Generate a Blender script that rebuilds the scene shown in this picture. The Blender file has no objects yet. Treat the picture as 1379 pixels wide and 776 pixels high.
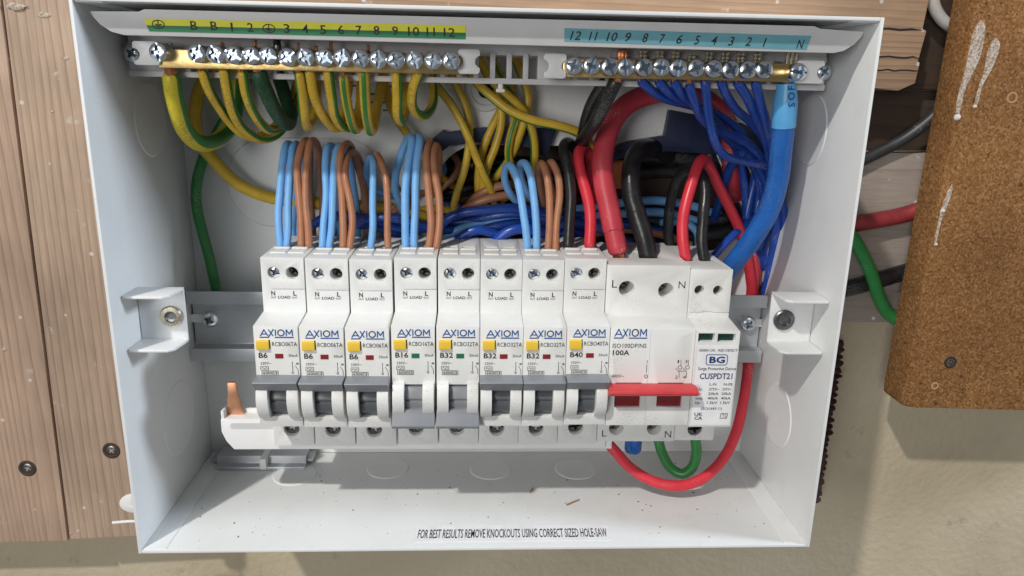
import bpy, bmesh, math, random
from mathutils import Vector, Matrix

random.seed(7)
SC = bpy.context.scene
COL = SC.collection
MM = 0.001

# ------------------------------------------------------------------ camera, world, lights, exposure
CAM_LOC = Vector((-3.36, -273.56, 80.92))               # millimetres; origin = middle of the cabinet's front rim
CAM_ROT = tuple(math.radians(a) for a in (74.9, -1.15, -2.61))
cam = bpy.data.cameras.new('camera')
cam_o = bpy.data.objects.new('camera', cam)
COL.objects.link(cam_o)
cam_o.location = CAM_LOC * MM
cam_o.rotation_euler = CAM_ROT
cam.sensor_width = 36
cam.lens = 36 * 1000 / 1379
cam.clip_start = 0.01
cam.clip_end = 50
SC.camera = cam_o

world = bpy.data.worlds.new('World')
SC.world = world
world.use_nodes = True
bg = world.node_tree.nodes['Background']
bg.inputs[0].default_value = (0.92, 0.96, 1.0, 1)
bg.inputs[1].default_value = 0.15


def area_light(name, loc, target, size, watts, colour):
    L = bpy.data.lights.new(name, 'AREA')
    L.shape = 'DISK'
    L.size = size
    L.energy = watts
    L.color = colour
    o = bpy.data.objects.new(name, L)
    COL.objects.link(o)
    o.location = loc
    d = Vector(target) - Vector(loc)
    o.rotation_euler = d.to_track_quat('-Z', 'Y').to_euler()
    return o


area_light('ceiling_lamp', (-0.80, -1.14, 1.50), (0, 0.03, 0), 0.07, 27, (1.0, 0.965, 0.91))
area_light('window_light', (2.0, -0.36, 0.88), (-0.1, 0.03, 0), 0.40, 30, (0.77, 0.875, 1.0))
area_light('room_light', (-0.90, -1.9, 0.30), (-0.05, 0.03, 0), 0.8, 15, (1.0, 0.985, 0.95))

SC.view_settings.view_transform = 'Standard'
SC.view_settings.look = 'None'
SC.view_settings.exposure = 0.12
SC.view_settings.gamma = 1.0
SC.view_settings.use_curve_mapping = False

# ------------------------------------------------------------------ helpers
_cx = Matrix.Rotation(CAM_ROT[2], 3, 'Z') @ Matrix.Rotation(CAM_ROT[1], 3, 'Y') @ Matrix.Rotation(CAM_ROT[0], 3, 'X')


def at(px, py, d):
    """the place (mm) on the plane d mm behind the cabinet's rim, measured off the photograph"""
    v = _cx @ Vector(((px - 689.5) / 1000, -(py - 388) / 1000, -1))
    return CAM_LOC + v * ((d - CAM_LOC.y) / v.y)


def on_floor(px, py, z=-106.4):
    v = _cx @ Vector(((px - 689.5) / 1000, -(py - 388) / 1000, -1))
    return CAM_LOC + v * ((z - CAM_LOC.z) / v.z)


def dist(p):
    return -(_cx.transposed() @ (p - CAM_LOC)).z


def lin(h):
    h = h.lstrip('#')
    r = []
    for i in (0, 2, 4):
        c = int(h[i:i + 2], 16) / 255
        r.append(c / 12.92 if c <= .04045 else ((c + .055) / 1.055) ** 2.4)
    return (*r, 1)


class NT:
    def __init__(s, name):
        s.m = bpy.data.materials.new(name)
        s.m.use_nodes = True
        s.t = s.m.node_tree
        s.b = s.t.nodes['Principled BSDF']

    def n(s, kind, **kw):
        x = s.t.nodes.new(kind)
        for k, v in kw.items():
            if k in x.inputs.keys():
                x.inputs[k].default_value = v
            else:
                setattr(x, k, v)
        return x

    def l(s, a, ao, b, bi):
        s.t.links.new(a.outputs[ao], b.inputs[bi])

    def coords(s, scale=(1, 1, 1), kind='Object'):
        tc = s.n('ShaderNodeTexCoord')
        mp = s.n('ShaderNodeMapping')
        mp.inputs['Scale'].default_value = scale
        s.l(tc, kind, mp, 'Vector')
        return mp

    def ramp(s, src, out, stops):
        r = s.n('ShaderNodeValToRGB')
        e = r.color_ramp.elements
        while len(e) < len(stops):
            e.new(0.5)
        for i, (p, c) in enumerate(stops):
            e[i].position = p
            e[i].color = c if len(c) == 4 else (*c, 1)
        s.l(src, out, r, 'Fac')
        return r

    def mix(s, fac, a, b, mode='MIX'):
        x = s.n('ShaderNodeMix', data_type='RGBA', blend_type=mode)
        for v, i in ((fac, 0), (a, 6), (b, 7)):
            if isinstance(v, tuple) and hasattr(v[0], 'outputs'):
                s.t.links.new(v[0].outputs[v[1]], x.inputs[i])
            else:
                x.inputs[i].default_value = v
        return (x, 2)

    def bump(s, node, out, strength, distance):
        b = s.n('ShaderNodeBump')
        b.inputs['Strength'].default_value = strength
        b.inputs['Distance'].default_value = distance
        s.l(node, out, b, 'Height')
        s.l(b, 'Normal', s.b, 'Normal')
        return b


def plain(name, col, rough=.4, metal=0, var=.06, scale=150, bump=0, spec=.5, coat=0, bscale=2500, speck=0, speck_col=(.55, .53, .5, 1)):
    k = NT(name)
    c = lin(col) if isinstance(col, str) else (*col, 1)
    mp = k.coords()
    nz = k.n('ShaderNodeTexNoise', Scale=scale, Detail=4.0)
    k.l(mp, 'Vector', nz, 'Vector')
    dark = tuple(max(0, v * (1 - var)) for v in c[:3])
    light = tuple(min(1, v * (1 + var)) for v in c[:3])
    r = k.ramp(nz, 'Fac', [(.3, dark), (.7, light)])
    if speck:
        s1 = k.n('ShaderNodeTexNoise', Scale=1300.0, Detail=3.0, Roughness=.6)
        k.l(mp, 'Vector', s1, 'Vector')
        s2 = k.n('ShaderNodeTexNoise', Scale=60.0, Detail=2.0)
        k.l(mp, 'Vector', s2, 'Vector')
        sm = k.n('ShaderNodeMath', operation='MULTIPLY')
        k.l(s1, 'Fac', sm, 0)
        k.l(s2, 'Fac', sm, 1)
        ms = k.ramp(sm, 'Value', [(.335, (0, 0, 0)), (.40, (speck, speck, speck))])
        cc = k.mix((ms, 'Color'), (r, 'Color'), speck_col)
        k.t.links.new(cc[0].outputs[cc[1]], k.b.inputs['Base Color'])
    else:
        k.l(r, 'Color', k.b, 'Base Color')
    rr = k.n('ShaderNodeMapRange')
    rr.inputs['To Min'].default_value = max(.03, rough - .07)
    rr.inputs['To Max'].default_value = min(1, rough + .07)
    k.l(nz, 'Fac', rr, 'Value')
    k.l(rr, 'Result', k.b, 'Roughness')
    k.b.inputs['Metallic'].default_value = metal
    k.b.inputs['Specular IOR Level'].default_value = spec
    k.b.inputs['Coat Weight'].default_value = coat
    if bump:
        n2 = k.n('ShaderNodeTexNoise', Scale=bscale, Detail=2.0)
        k.l(mp, 'Vector', n2, 'Vector')
        k.bump(n2, 'Fac', bump, .0003)
    return k.m


M = {}
M['steel_white'] = plain('white_powder_coat', (.74, .75, .75), .38, bump=.10, var=.025, scale=40, bscale=900, speck=0.18, speck_col=(.42, .40, .37, 1))
M['plastic'] = plain('white_breaker_plastic', (.74, .74, .725), .42, bump=.06, var=.03, scale=120, speck=0.3, speck_col=(.30, .28, .25, 1))
M['plastic_body'] = plain('pale_carrier_plastic', (.60, .595, .60), .45, bump=.06, var=.03, scale=120)
M['clip_white'] = plain('bright_white_plastic', (.80, .80, .80), .4, var=.02)
M['grey'] = plain('grey_toggle_plastic', (.225, .235, .255), .42, bump=.08, var=.06)
M['darkgrey'] = plain('dark_grey_plastic', (.10, .108, .12), .35, var=.06)
M['yellow'] = plain('yellow_button_plastic', (.85, .56, .05), .4, var=.05)
M['redwin'] = plain('dark_red_window', (.22, .02, .022), .2, var=.2, scale=600)
M['greenwin'] = plain('green_window', (.02, .15, .075), .2, var=.2, scale=600)
M['spdwin'] = plain('dark_green_window', (.012, .05, .036), .2, var=.2, scale=600)
M['redtoggle'] = plain('red_toggle_plastic', (.54, .045, .052), .38, var=.08, bump=.1)
M['recess'] = plain('screw_recess_shade', (.27, .33, .41), .3, 1.0, var=.2, scale=500)  # darker metal paints shade into the screw head recesses
M['deep_recess'] = plain('deep_screw_recess_shade', (.05, .052, .055), .4, 1.0, var=.3, scale=500)  # near-black version, shade of sunken recesses put into the colour
M['hole'] = plain('hole_shade', (.02, .02, .022), .5)  # near-black colour stands in for the shade inside holes and gaps
M['black_ink'] = plain('black_print', (.018, .018, .02), .6)
M['grey_ink'] = plain('grey_print', (.12, .12, .13), .6)
M['blue_ink'] = plain('blue_print', (.012, .10, .33), .5)
M['navy_ink'] = plain('navy_print', (.01, .035, .16), .5)
M['white_ink'] = plain('white_print', (.55, .55, .55), .6)
M['sticker'] = plain('paper_sticker', (.80, .80, .81), .45)
M['lab_yellow'] = plain('label_yellow', (.78, .74, .035), .45)
M['lab_green'] = plain('label_green', (.016, .18, .07), .45)
M['lab_blue'] = plain('label_teal', (.14, .36, .43), .45)
M['brass'] = plain('brass', (.62, .44, .19), .30, 1.0, var=.12, scale=90, bump=.15, bscale=600)
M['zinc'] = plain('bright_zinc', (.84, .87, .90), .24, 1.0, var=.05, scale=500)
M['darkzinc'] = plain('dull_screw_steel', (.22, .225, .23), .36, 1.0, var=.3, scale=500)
M['copper'] = plain('copper', (.72, .30, .15), .32, 1.0, var=.12, scale=900)
M['bus_copper'] = plain('busbar_copper', (.66, .34, .21), .42, 1.0, var=.1, scale=200)
M['ferrule'] = plain('tinned_ferrule', (.66, .60, .47), .28, 1.0, var=.15, scale=900)
M['galv'] = plain('galvanised_rail_steel', (.52, .54, .565), .42, .55, var=.08, scale=60, bump=.05)
M['lightblue'] = plain('light_blue_insulation', (.19, .45, .83), .34, var=.06, bump=.12, bscale=500, speck=0.25)
M['sleeve'] = plain('pale_blue_sleeve', (.10, .37, .70), .36, var=.05, bump=.1)
M['brown'] = plain('brown_insulation', (.42, .185, .10), .34, var=.10, bump=.12, bscale=500, speck=0.3)
M['dkblue'] = plain('dark_blue_insulation', (.012, .058, .33), .30, var=.12, bump=.12, bscale=500, speck=0.2)
M['tailblue'] = plain('blue_tail_insulation', (.015, .115, .42), .28, var=.1, bump=.15, bscale=400, speck=0.1)
M['red'] = plain('red_insulation', (.64, .035, .055), .36, var=.08, bump=.2, bscale=500, speck=0.3)
M['tailred'] = plain('red_tail_insulation', (.50, .045, .065), .40, var=.14, bump=.3, bscale=450, scale=60, speck=0.4)
M['black'] = plain('black_insulation', (.016, .016, .017), .32, var=.3, bump=.4, bscale=400, speck=0.12)
M['green'] = plain('green_insulation', (.025, .20, .045), .34, var=.1, bump=.15, speck=0.25)
M['dkgreen'] = plain('dark_green_insulation', (.012, .06, .022), .5, var=.2, bump=.5, bscale=700, speck=0.12)
M['gy_yellow'] = plain('earth_yellow_insulation', (.66, .43, .04), .36, var=.14, bump=.15, bscale=500, speck=0.5, speck_col=(.22, .14, .02, 1))
M['gy_green'] = plain('earth_green_insulation', (.045, .21, .035), .36, var=.1, bump=.15)
M['gyb_yellow'] = plain('earth_lemon_insulation', (.60, .49, .03), .36, var=.08, bump=.15, bscale=500, speck=0.5, speck_col=(.22, .14, .02, 1))
M['cable_grey'] = plain('grey_black_sheath', (.03, .031, .034), .42, var=.15, bump=.2, speck=0.3)
M['cable_white'] = plain('white_sheath', (.62, .60, .56), .42, var=.1)
M['cable_red'] = plain('red_sheath', (.24, .025, .03), .5, var=.2, bump=.4, bscale=400)
M['navy'] = plain('navy_edging_plastic', (.008, .013, .05), .4, var=.2)
M['coir'] = plain('dark_brown_fibre', (.045, .017, .012), .8, var=.5, scale=400, bump=.8, bscale=900)
M['chip'] = plain('dirt_chip', (.06, .05, .045), .8)
M['splinter'] = plain('wood_splinter', (.38, .22, .12), .7)
M['paint_spot'] = plain('dried_paint', (.62, .58, .53), .7, var=.15, scale=500, bump=.4)
M['orange'] = plain('orange_plastic', (.50, .14, .04), .4)


def wood_mat(name, base, dark, axis='Z', ring=210, blotch=True, specks=True):
    k = NT(name)
    tc = k.n('ShaderNodeTexCoord')
    mp = k.n('ShaderNodeMapping')
    st = {'Z': (1, 1, .06), 'X': (.06, 1, 1)}[axis]
    mp.inputs['Scale'].default_value = st
    k.l(tc, 'Object', mp, 'Vector')
    warp = k.n('ShaderNodeTexNoise', Scale=14.0, Detail=3.0)
    k.l(mp, 'Vector', warp, 'Vector')
    add = k.n('ShaderNodeVectorMath', operation='MULTIPLY_ADD')
    k.l(warp, 'Color', add, 0)
    add.inputs[1].default_value = (.05, .05, .05)
    k.l(mp, 'Vector', add, 2)
    wv = k.n('ShaderNodeTexWave', wave_type='BANDS', bands_direction='X' if axis == 'Z' else 'Z', wave_profile='SAW')
    wv.inputs['Scale'].default_value = ring / 6.283 * 1.9
    wv.inputs['Distortion'].default_value = 1.1
    wv.inputs['Detail'].default_value = 2
    wv.inputs['Detail Scale'].default_value = 1.2
    k.l(add, 'Vector', wv, 'Vector')
    fib = k.n('ShaderNodeTexNoise', Scale=900.0, Detail=4.0)
    k.l(mp, 'Vector', fib, 'Vector')
    g = k.ramp(wv, 'Fac', [(0, base), (.45, tuple(b * .97 for b in base)), (.80, tuple(.45 * b + .55 * d for b, d in zip(base, dark))), (.93, tuple(d * .85 for d in dark)), (1, base)])
    fade = k.n('ShaderNodeTexNoise', Scale=30.0, Detail=3.0)
    k.l(mp, 'Vector', fade, 'Vector')
    fr = k.ramp(fade, 'Fac', [(.30, (.15, .15, .15)), (.70, (.85, .85, .85))])
    gx = k.mix((fr, 'Color'), (*tuple(b * .92 for b in base), 1), (g, 'Color'))
    f2 = k.ramp(fib, 'Fac', [(.25, (.62, .62, .62)), (.75, (1.12, 1.12, 1.12))])
    c = k.mix(.5, gx, (f2, 'Color'), 'MULTIPLY')
    big = k.n('ShaderNodeTexNoise', Scale=11.0, Detail=5.0)
    k.l(tc, 'Object', big, 'Vector')
    b2 = k.ramp(big, 'Fac', [(.3, (.66, .63, .62)), (.7, (1.2, 1.17, 1.15))])
    c = k.mix(.9, c, (b2, 'Color'), 'MULTIPLY')
    if specks:
        sp = k.n('ShaderNodeTexNoise', Scale=85.0, Detail=6.0, Roughness=.65)
        k.l(tc, 'Object', sp, 'Vector')
        m = k.ramp(sp, 'Fac', [(.635, (0, 0, 0)), (.70, (.75, .75, .75))])
        c = k.mix((m, 'Color'), c, (.58, .53, .48, 1))
        v = k.n('ShaderNodeTexVoronoi', Scale=70.0)
        k.l(tc, 'Object', v, 'Vector')
        m2 = k.ramp(v, 'Distance', [(.05, (.8, .8, .8)), (.085, (0, 0, 0))])
        c = k.mix((m2, 'Color'), c, (.66, .62, .58, 1))
    k.t.links.new(c[0].outputs[c[1]], k.b.inputs['Base Color'])
    k.b.inputs['Roughness'].default_value = .72
    bb = k.n('ShaderNodeMath', operation='ADD')
    k.l(fib, 'Fac', bb, 0)
    bb.inputs[1].default_value = 0
    k.bump(bb, 'Value', .22, .0003)
    return k.m


M['pine'] = wood_mat('weathered_pine', (.53, .385, .29), (.33, .215, .15), 'Z', 260)
M['pine_b'] = wood_mat('weathered_pine_grey', (.50, .375, .28), (.31, .215, .152), 'Z', 310)
M['batten'] = wood_mat('rough_batten_pine', (.46, .31, .20), (.27, .165, .095), 'X', 300)
M['rail_wood'] = wood_mat('dusty_old_timber', (.36, .31, .265), (.30, .25, .215), 'X', 50)
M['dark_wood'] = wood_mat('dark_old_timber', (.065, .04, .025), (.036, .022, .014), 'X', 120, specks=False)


def wall_mat():
    k = NT('beige_plaster')
    mp = k.coords()
    a = k.n('ShaderNodeTexNoise', Scale=9.0, Detail=8.0, Roughness=.6)
    k.l(mp, 'Vector', a, 'Vector')
    r = k.ramp(a, 'Fac', [(.3, (.43, .36, .25)), (.5, (.51, .435, .31)), (.7, (.55, .48, .355))])
    b = k.n('ShaderNodeTexNoise', Scale=55.0, Detail=6.0, Roughness=.7)
    k.l(mp, 'Vector', b, 'Vector')
    st = k.ramp(b, 'Fac', [(.62, (0, 0, 0)), (.76, (.6, .6, .6))])
    c = k.mix((st, 'Color'), (r, 'Color'), (.20, .155, .105, 1))
    k.t.links.new(c[0].outputs[c[1]], k.b.inputs['Base Color'])
    k.b.inputs['Roughness'].default_value = .75
    n2 = k.n('ShaderNodeTexNoise', Scale=260.0, Detail=5.0)
    k.l(mp, 'Vector', n2, 'Vector')
    k.bump(n2, 'Fac', .6, .001)
    return k.m


def chipboard_mat():
    k = NT('chipboard')
    mp = k.coords((1, 1, 1))
    w = k.n('ShaderNodeTexNoise', Scale=120.0, Detail=2.0)
    k.l(mp, 'Vector', w, 'Vector')
    ad = k.n('ShaderNodeVectorMath', operation='MULTIPLY_ADD')
    k.l(w, 'Color', ad, 0)
    ad.inputs[1].default_value = (.003, .003, .003)
    k.l(mp, 'Vector', ad, 2)
    v = k.n('ShaderNodeTexVoronoi', Scale=1050.0)
    k.l(ad, 'Vector', v, 'Vector')
    v2 = k.n('ShaderNodeTexNoise', Scale=1500.0, Detail=4.0, Roughness=.7)
    k.l(ad, 'Vector', v2, 'Vector')
    r = k.ramp(v, 'Color', [(0, (.13, .056, .019)), (.35, (.225, .104, .036)), (.65, (.28, .138, .052)), (1, (.40, .225, .10))])
    r2 = k.ramp(v2, 'Fac', [(.25, (.5, .46, .42)), (.5, (.95, .95, .95)), (.8, (1.5, 1.45, 1.35))])
    c = k.mix(.8, (r, 'Color'), (r2, 'Color'), 'MULTIPLY')
    nz = k.n('ShaderNodeTexNoise', Scale=18.0, Detail=5.0)
    k.l(mp, 'Vector', nz, 'Vector')
    b2 = k.ramp(nz, 'Fac', [(.3, (.72, .70, .68)), (.7, (1.12, 1.12, 1.1))])
    c = k.mix(.9, c, (b2, 'Color'), 'MULTIPLY')
    sp = k.n('ShaderNodeTexNoise', Scale=300.0, Detail=3.0)
    k.l(mp, 'Vector', sp, 'Vector')
    ms = k.ramp(sp, 'Fac', [(.26, (.8, .8, .8)), (.33, (0, 0, 0))])
    c = k.mix((ms, 'Color'), c, (.05, .024, .01, 1))
    k.t.links.new(c[0].outputs[c[1]], k.b.inputs['Base Color'])
    k.b.inputs['Roughness'].default_value = .75
    k.b.inputs['Specular IOR Level'].default_value = .15
    k.bump(v2, 'Fac', .4, .0005)
    return k.m


def drip_mat():
    k = NT('thin_paint_drip')
    mp = k.coords()
    a = k.n('ShaderNodeTexNoise', Scale=1100.0, Detail=3.0)
    k.l(mp, 'Vector', a, 'Vector')
    r = k.ramp(a, 'Fac', [(.36, (.26, .16, .085)), (.50, (.44, .36, .29)), (.68, (.58, .53, .47))])
    k.l(r, 'Color', k.b, 'Base Color')
    k.b.inputs['Roughness'].default_value = .6
    return k.m


M['wall'] = wall_mat()
M['chipboard'] = chipboard_mat()
M['drip'] = drip_mat()


# ---- mesh builder in millimetres
class MB:
    def disc(s, c, R_, axis='y', sign=-1, h=.38, stretch=0, n=56):
        o = len(s.v)
        s.lathe(c, [(R_ + .55, -sign * .05), (R_ - .15, sign * h), (R_ - 2.2, sign * h * .9)], axis, n)
        if stretch:
            for i in range(o, len(s.v)):
                x, y, z = s.v[i]
                if x > c[0]:
                    s.v[i] = (x + stretch, y, z)
        return s

    def __init__(s):
        s.v, s.f, s.mi = [], [], []

    def add(s, vs, fs, mi=0):
        o = len(s.v)
        s.v += [tuple(v) for v in vs]
        s.f += [tuple(i + o for i in f) for f in fs]
        s.mi += [mi] * len(fs)
        return s

    def box(s, x0, x1, y0, y1, z0, z1, mi=0):
        vs = [(x, y, z) for x in (x0, x1) for y in (y0, y1) for z in (z0, z1)]
        return s.add(vs, [(0, 1, 3, 2), (4, 6, 7, 5), (0, 4, 5, 1), (2, 3, 7, 6), (0, 2, 6, 4), (1, 5, 7, 3)], mi)

    def prism(s, poly, a0, a1, axis='x', mi=0):
        """poly: (y,z) for axis x, (x,z) for axis y, (x,y) for axis z"""
        n = len(poly)
        mk = {'x': lambda p, a: (a, p[0], p[1]), 'y': lambda p, a: (p[0], a, p[1]), 'z': lambda p, a: (p[0], p[1], a)}[axis]
        vs = [mk(p, a0) for p in poly] + [mk(p, a1) for p in poly]
        fs = [tuple(range(n)), tuple(range(2 * n - 1, n - 1, -1))]
        fs += [(i, i + n, (i + 1) % n + n, (i + 1) % n) for i in range(n)]
        return s.add(vs, fs, mi)

    def loft(s, rings, mi=0, closed=False, caps=True):
        n = len(rings[0])
        vs = [p for r in rings for p in r]
        k = len(rings)
        fs = []
        for i in range(k if closed else k - 1):
            a, b = i * n, ((i + 1) % k) * n
            for j in range(n):
                fs.append((a + j, a + (j + 1) % n, b + (j + 1) % n, b + j))
        if caps and not closed:
            fs.append(tuple(range(n - 1, -1, -1)))
            fs.append(tuple((k - 1) * n + j for j in range(n)))
        return s.add(vs, fs, mi)

    def lathe(s, c, prof, axis='y', n=20, mi=0):
        """prof: (radius, offset along +axis)"""
        c = Vector(c)
        U = {'y': (Vector((1, 0, 0)), Vector((0, 0, 1)), Vector((0, 1, 0))), 'x': (Vector((0, 1, 0)), Vector((0, 0, 1)), Vector((1, 0, 0))),
             'z': (Vector((1, 0, 0)), Vector((0, 1, 0)), Vector((0, 0, 1)))}[axis]
        rings = []
        for r, h in prof:
            rings.append([c + U[2] * h + (U[0] * math.cos(2 * math.pi * j / n) + U[1] * math.sin(2 * math.pi * j / n)) * r for j in range(n)])
        return s.loft(rings, mi)

    def ring(s, c, R, r, axis='y', n=48, m=6, flat=1.0, stretch=0, mi=0):
        c = Vector(c)
        U = {'y': (Vector((1, 0, 0)), Vector((0, 0, 1)), Vector((0, 1, 0))), 'x': (Vector((0, 1, 0)), Vector((0, 0, 1)), Vector((1, 0, 0))),
             'z': (Vector((1, 0, 0)), Vector((0, 1, 0)), Vector((0, 0, 1)))}[axis]
        rings = []
        for i in range(n):
            a = 2 * math.pi * i / n
            dirv = U[0] * math.cos(a) + U[1] * math.sin(a)
            sh = U[0] * (stretch if math.cos(a) > 0 else 0)
            rings.append([c + sh + dirv * (R + r * math.cos(b)) + U[2] * (r * flat * math.sin(b)) for b in [2 * math.pi * j / m for j in range(m)]])
        return s.loft(rings, mi, closed=True)

    def strokes(s, lines, w, y, mi=0):
        """flat ribbons in a plane of constant depth; lines of (x,z)"""
        for ln in lines:
            for (x0, z0), (x1, z1) in zip(ln[:-1], ln[1:]):
                dx, dz = x1 - x0, z1 - z0
                L = math.hypot(dx, dz) or 1
                nx, nz = -dz / L * w / 2, dx / L * w / 2
                ex, ez = dx / L * w * .3, dz / L * w * .3
                s.add([(x0 - ex + nx, y, z0 - ez + nz), (x0 - ex - nx, y, z0 - ez - nz), (x1 + ex - nx, y, z1 + ez - nz), (x1 + ex + nx, y, z1 + ez + nz)],
                      [(0, 1, 2, 3)], mi)
        return s

    def text(s, txt, x0, x1, z0, h, y, mi=0, bold=0.0, shear=0.0, m4=None):
        """a line of letters fitted between x0 and x1, base z0, cap height h, in the plane y (or through m4)"""
        vs, fs, w = letters(txt, bold, shear)
        k = (x1 - x0) / w
        q = h / .69
        pts = [(x0 + a * k, y, z0 + b * q) for a, b in vs]
        if m4:
            pts = [m4(*p) for p in pts]
        return s.add(pts, fs, mi)

    def build(s, name, mats, parent=None, origin=(0, 0, 0), bevel=0, seg=2, angle=35, recalc=True, limit=None):
        ob = obj_from(name, s.mesh(name, mats, origin, bevel, seg, angle, recalc), parent, origin)
        return ob

    def mesh(s, name, mats, origin=(0, 0, 0), bevel=0, seg=2, angle=35, recalc=True):
        o = Vector(origin)
        bm = bmesh.new()
        bv = [bm.verts.new((Vector(v) - o)) for v in s.v]
        for f, mi in zip(s.f, s.mi):
            try:
                fc = bm.faces.new([bv[i] for i in f])
                fc.material_index = mi
            except ValueError:
                pass
        if recalc:
            bmesh.ops.recalc_face_normals(bm, faces=bm.faces)
        if bevel:
            es = [e for e in bm.edges if len(e.link_faces) == 2 and e.calc_face_angle(0) > math.radians(angle)]
            bmesh.ops.bevel(bm, geom=es, offset=bevel, segments=seg, affect='EDGES', profile=.6, clamp_overlap=True)
        bmesh.ops.scale(bm, vec=(MM, MM, MM), verts=bm.verts)
        me = bpy.data.meshes.new(name)
        bm.to_mesh(me)
        bm.free()
        finish(me, mats)
        return me


def finish(me, mats):
    if not isinstance(mats, (list, tuple)):
        mats = [mats]
    if not len(me.materials):
        for m in mats:
            me.materials.append(M[m] if isinstance(m, str) else m)
    me.polygons.foreach_set('use_smooth', [True] * len(me.polygons))
    me.set_sharp_from_angle(angle=math.radians(32))


def obj_from(name, me, parent=None, origin=(0, 0, 0)):
    """origin in mm, absolute; a parent's own origin is taken off"""
    o = bpy.data.objects.new(name, me)
    COL.objects.link(o)
    loc = Vector(origin) * MM
    if parent is not None:
        o.parent = parent
        q = parent
        while q is not None:
            loc = loc - q.location
            q = q.parent
    o.location = loc
    return o


def thing(name, label, cat, origin, group=None):
    o = bpy.data.objects.new(name, None)
    COL.objects.link(o)
    o.empty_display_size = .005
    o.location = Vector(origin) * MM
    return tag(o, label, cat, group)


def tag(o, label, cat, group=None):
    o['label'] = label
    o['category'] = cat
    if group:
        o['group'] = group
    return o


def structure(o, label=None):
    o['kind'] = 'structure'
    if label:
        o['label'] = label
    return o


_font_cache = {}


def letters(txt, bold=0.0, shear=0.0):
    key = (txt, bold, shear)
    if key not in _font_cache:
        cu = bpy.data.curves.new('letters', 'FONT')
        cu.body = txt
        cu.offset = bold
        cu.shear = shear
        cu.resolution_u = 2
        ob = bpy.data.objects.new('letters', cu)
        COL.objects.link(ob)
        dg = bpy.context.evaluated_depsgraph_get()
        dg.update()
        me = bpy.data.meshes.new_from_object(ob.evaluated_get(dg))
        vs = [(v.co.x, v.co.y) for v in me.vertices]
        fs = [tuple(p.vertices) for p in me.polygons]
        bpy.data.objects.remove(ob)
        bpy.data.curves.remove(cu)
        bpy.data.meshes.remove(me)
        mn = min(v[0] for v in vs)
        mx = max(v[0] for v in vs)
        _font_cache[key] = ([(a - mn, b) for a, b in vs], fs, mx - mn)
    return _font_cache[key]


def cut(me, cutters, bevel=0.0, seg=2, mats=None, name=None):
    """boolean difference then a small bevel, baked into one mesh"""
    a = bpy.data.objects.new('a', me)
    COL.objects.link(a)
    tmp = []
    for i, c in enumerate(cutters):
        b = bpy.data.objects.new('b', c)
        COL.objects.link(b)
        tmp.append(b)
        md = a.modifiers.new('cut%d' % i, 'BOOLEAN')
        md.operation = 'DIFFERENCE'
        md.material_mode = 'TRANSFER'
        md.solver = 'EXACT'
        md.object = b
    if bevel:
        bv = a.modifiers.new('bevel', 'BEVEL')
        bv.width = bevel * MM
        bv.segments = seg
        bv.limit_method = 'ANGLE'
        bv.angle_limit = math.radians(40)
        bv.use_clamp_overlap = True
    dg = bpy.context.evaluated_depsgraph_get()
    dg.update()
    out = bpy.data.meshes.new_from_object(a.evaluated_get(dg))
    out.name = name or me.name
    for o in [a] + tmp:
        bpy.data.objects.remove(o)
    finish(out, mats)
    return out


def cyl_y(x, z, r, y0, y1, n=24):
    return MB().lathe((x, 0, z), [(r, y0), (r, y1)], 'y', n)


# ------------------------------------------------------------------ the setting: wall and timber
W2, H2, D = 140.0, 106.4, 85.0
structure(MB().box(-900, 900, 112, 130, -700, 700).build('wall', 'wall', origin=(0, 121, 0)), 'beige painted plaster wall behind the cabinet')


def plank(poly, y0, y1, mat, name='plank'):
    return MB().prism(poly, y0, y1, 'y').build(name, mat, origin=(poly[0][0], y1, poly[0][1]), bevel=1.2)


p1 = plank([(-330, -161.0), (-221.2, -159.5), (-209.2, 330), (-330, 330)], 86.6, 110, 'pine', 'wooden_plank')
tag(p1, 'vertical pine plank at the outer edge, one screw near its foot', 'plank', 'pine planks behind the cabinet')
p2 = plank([(-220.6, -158.8), (-150, -155.5), (-150, 330), (-208.4, 330)], 87.2, 110, 'pine_b', 'wooden_plank')
tag(p2, 'vertical pine plank directly beside the cabinet, paint specks on it', 'plank', 'pine planks behind the cabinet')
bt = [(-149, 86), (150, 81), (181, 81.6), (186, 84.2), (199, 83.2), (206.8, 86.8), (207.6, 96.2), (206.6, 97.0), (208.4, 110.8), (206.4, 111.4), (207.2, 124), (206, 150), (-149, 150)]
p3 = MB().prism(bt, 87.0, 109, 'y').build('wooden_batten', 'batten', origin=(0, 109, 86), bevel=.5)
tag(p3, 'rough sawn horizontal batten behind the top of the cabinet', 'batten')
# splits along the batten
for (x0, x1, z, t) in ((150, 206.5, 111.3, .5), (168, 207.5, 98.4, .4), (176, 208.5, 92.6, .35)):
    m = MB()
    pts = [(x0 + (x1 - x0) * i / 10, z + random.uniform(-.5, .5)) for i in range(11)]
    poly = [(a, b - t * (1 if 0 < i < 10 else .1)) for i, (a, b) in enumerate(pts)] + [(a, b + t * (1 if 0 < i < 10 else .1)) for i, (a, b) in reversed(list(enumerate(pts)))]
    m.prism(poly, 86.85, 87.2, 'y').build('split', 'hole', p3, (x0, 87, z))

# old timber in the recess to the right
tag(MB().box(150, 420, 100, 111.5, -38, 53).build('timber_rail', 'rail_wood', origin=(285, 111.5, -38), bevel=1.5),
    'dusty grey timber rail behind the red and green cables', 'timber rail')
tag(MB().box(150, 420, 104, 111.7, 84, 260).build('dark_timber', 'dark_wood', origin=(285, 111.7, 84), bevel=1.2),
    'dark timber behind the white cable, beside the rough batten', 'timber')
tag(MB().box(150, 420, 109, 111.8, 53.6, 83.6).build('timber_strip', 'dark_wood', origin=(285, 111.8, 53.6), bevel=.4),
    'recessed dark brown strip above the dusty timber rail', 'timber')


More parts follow.
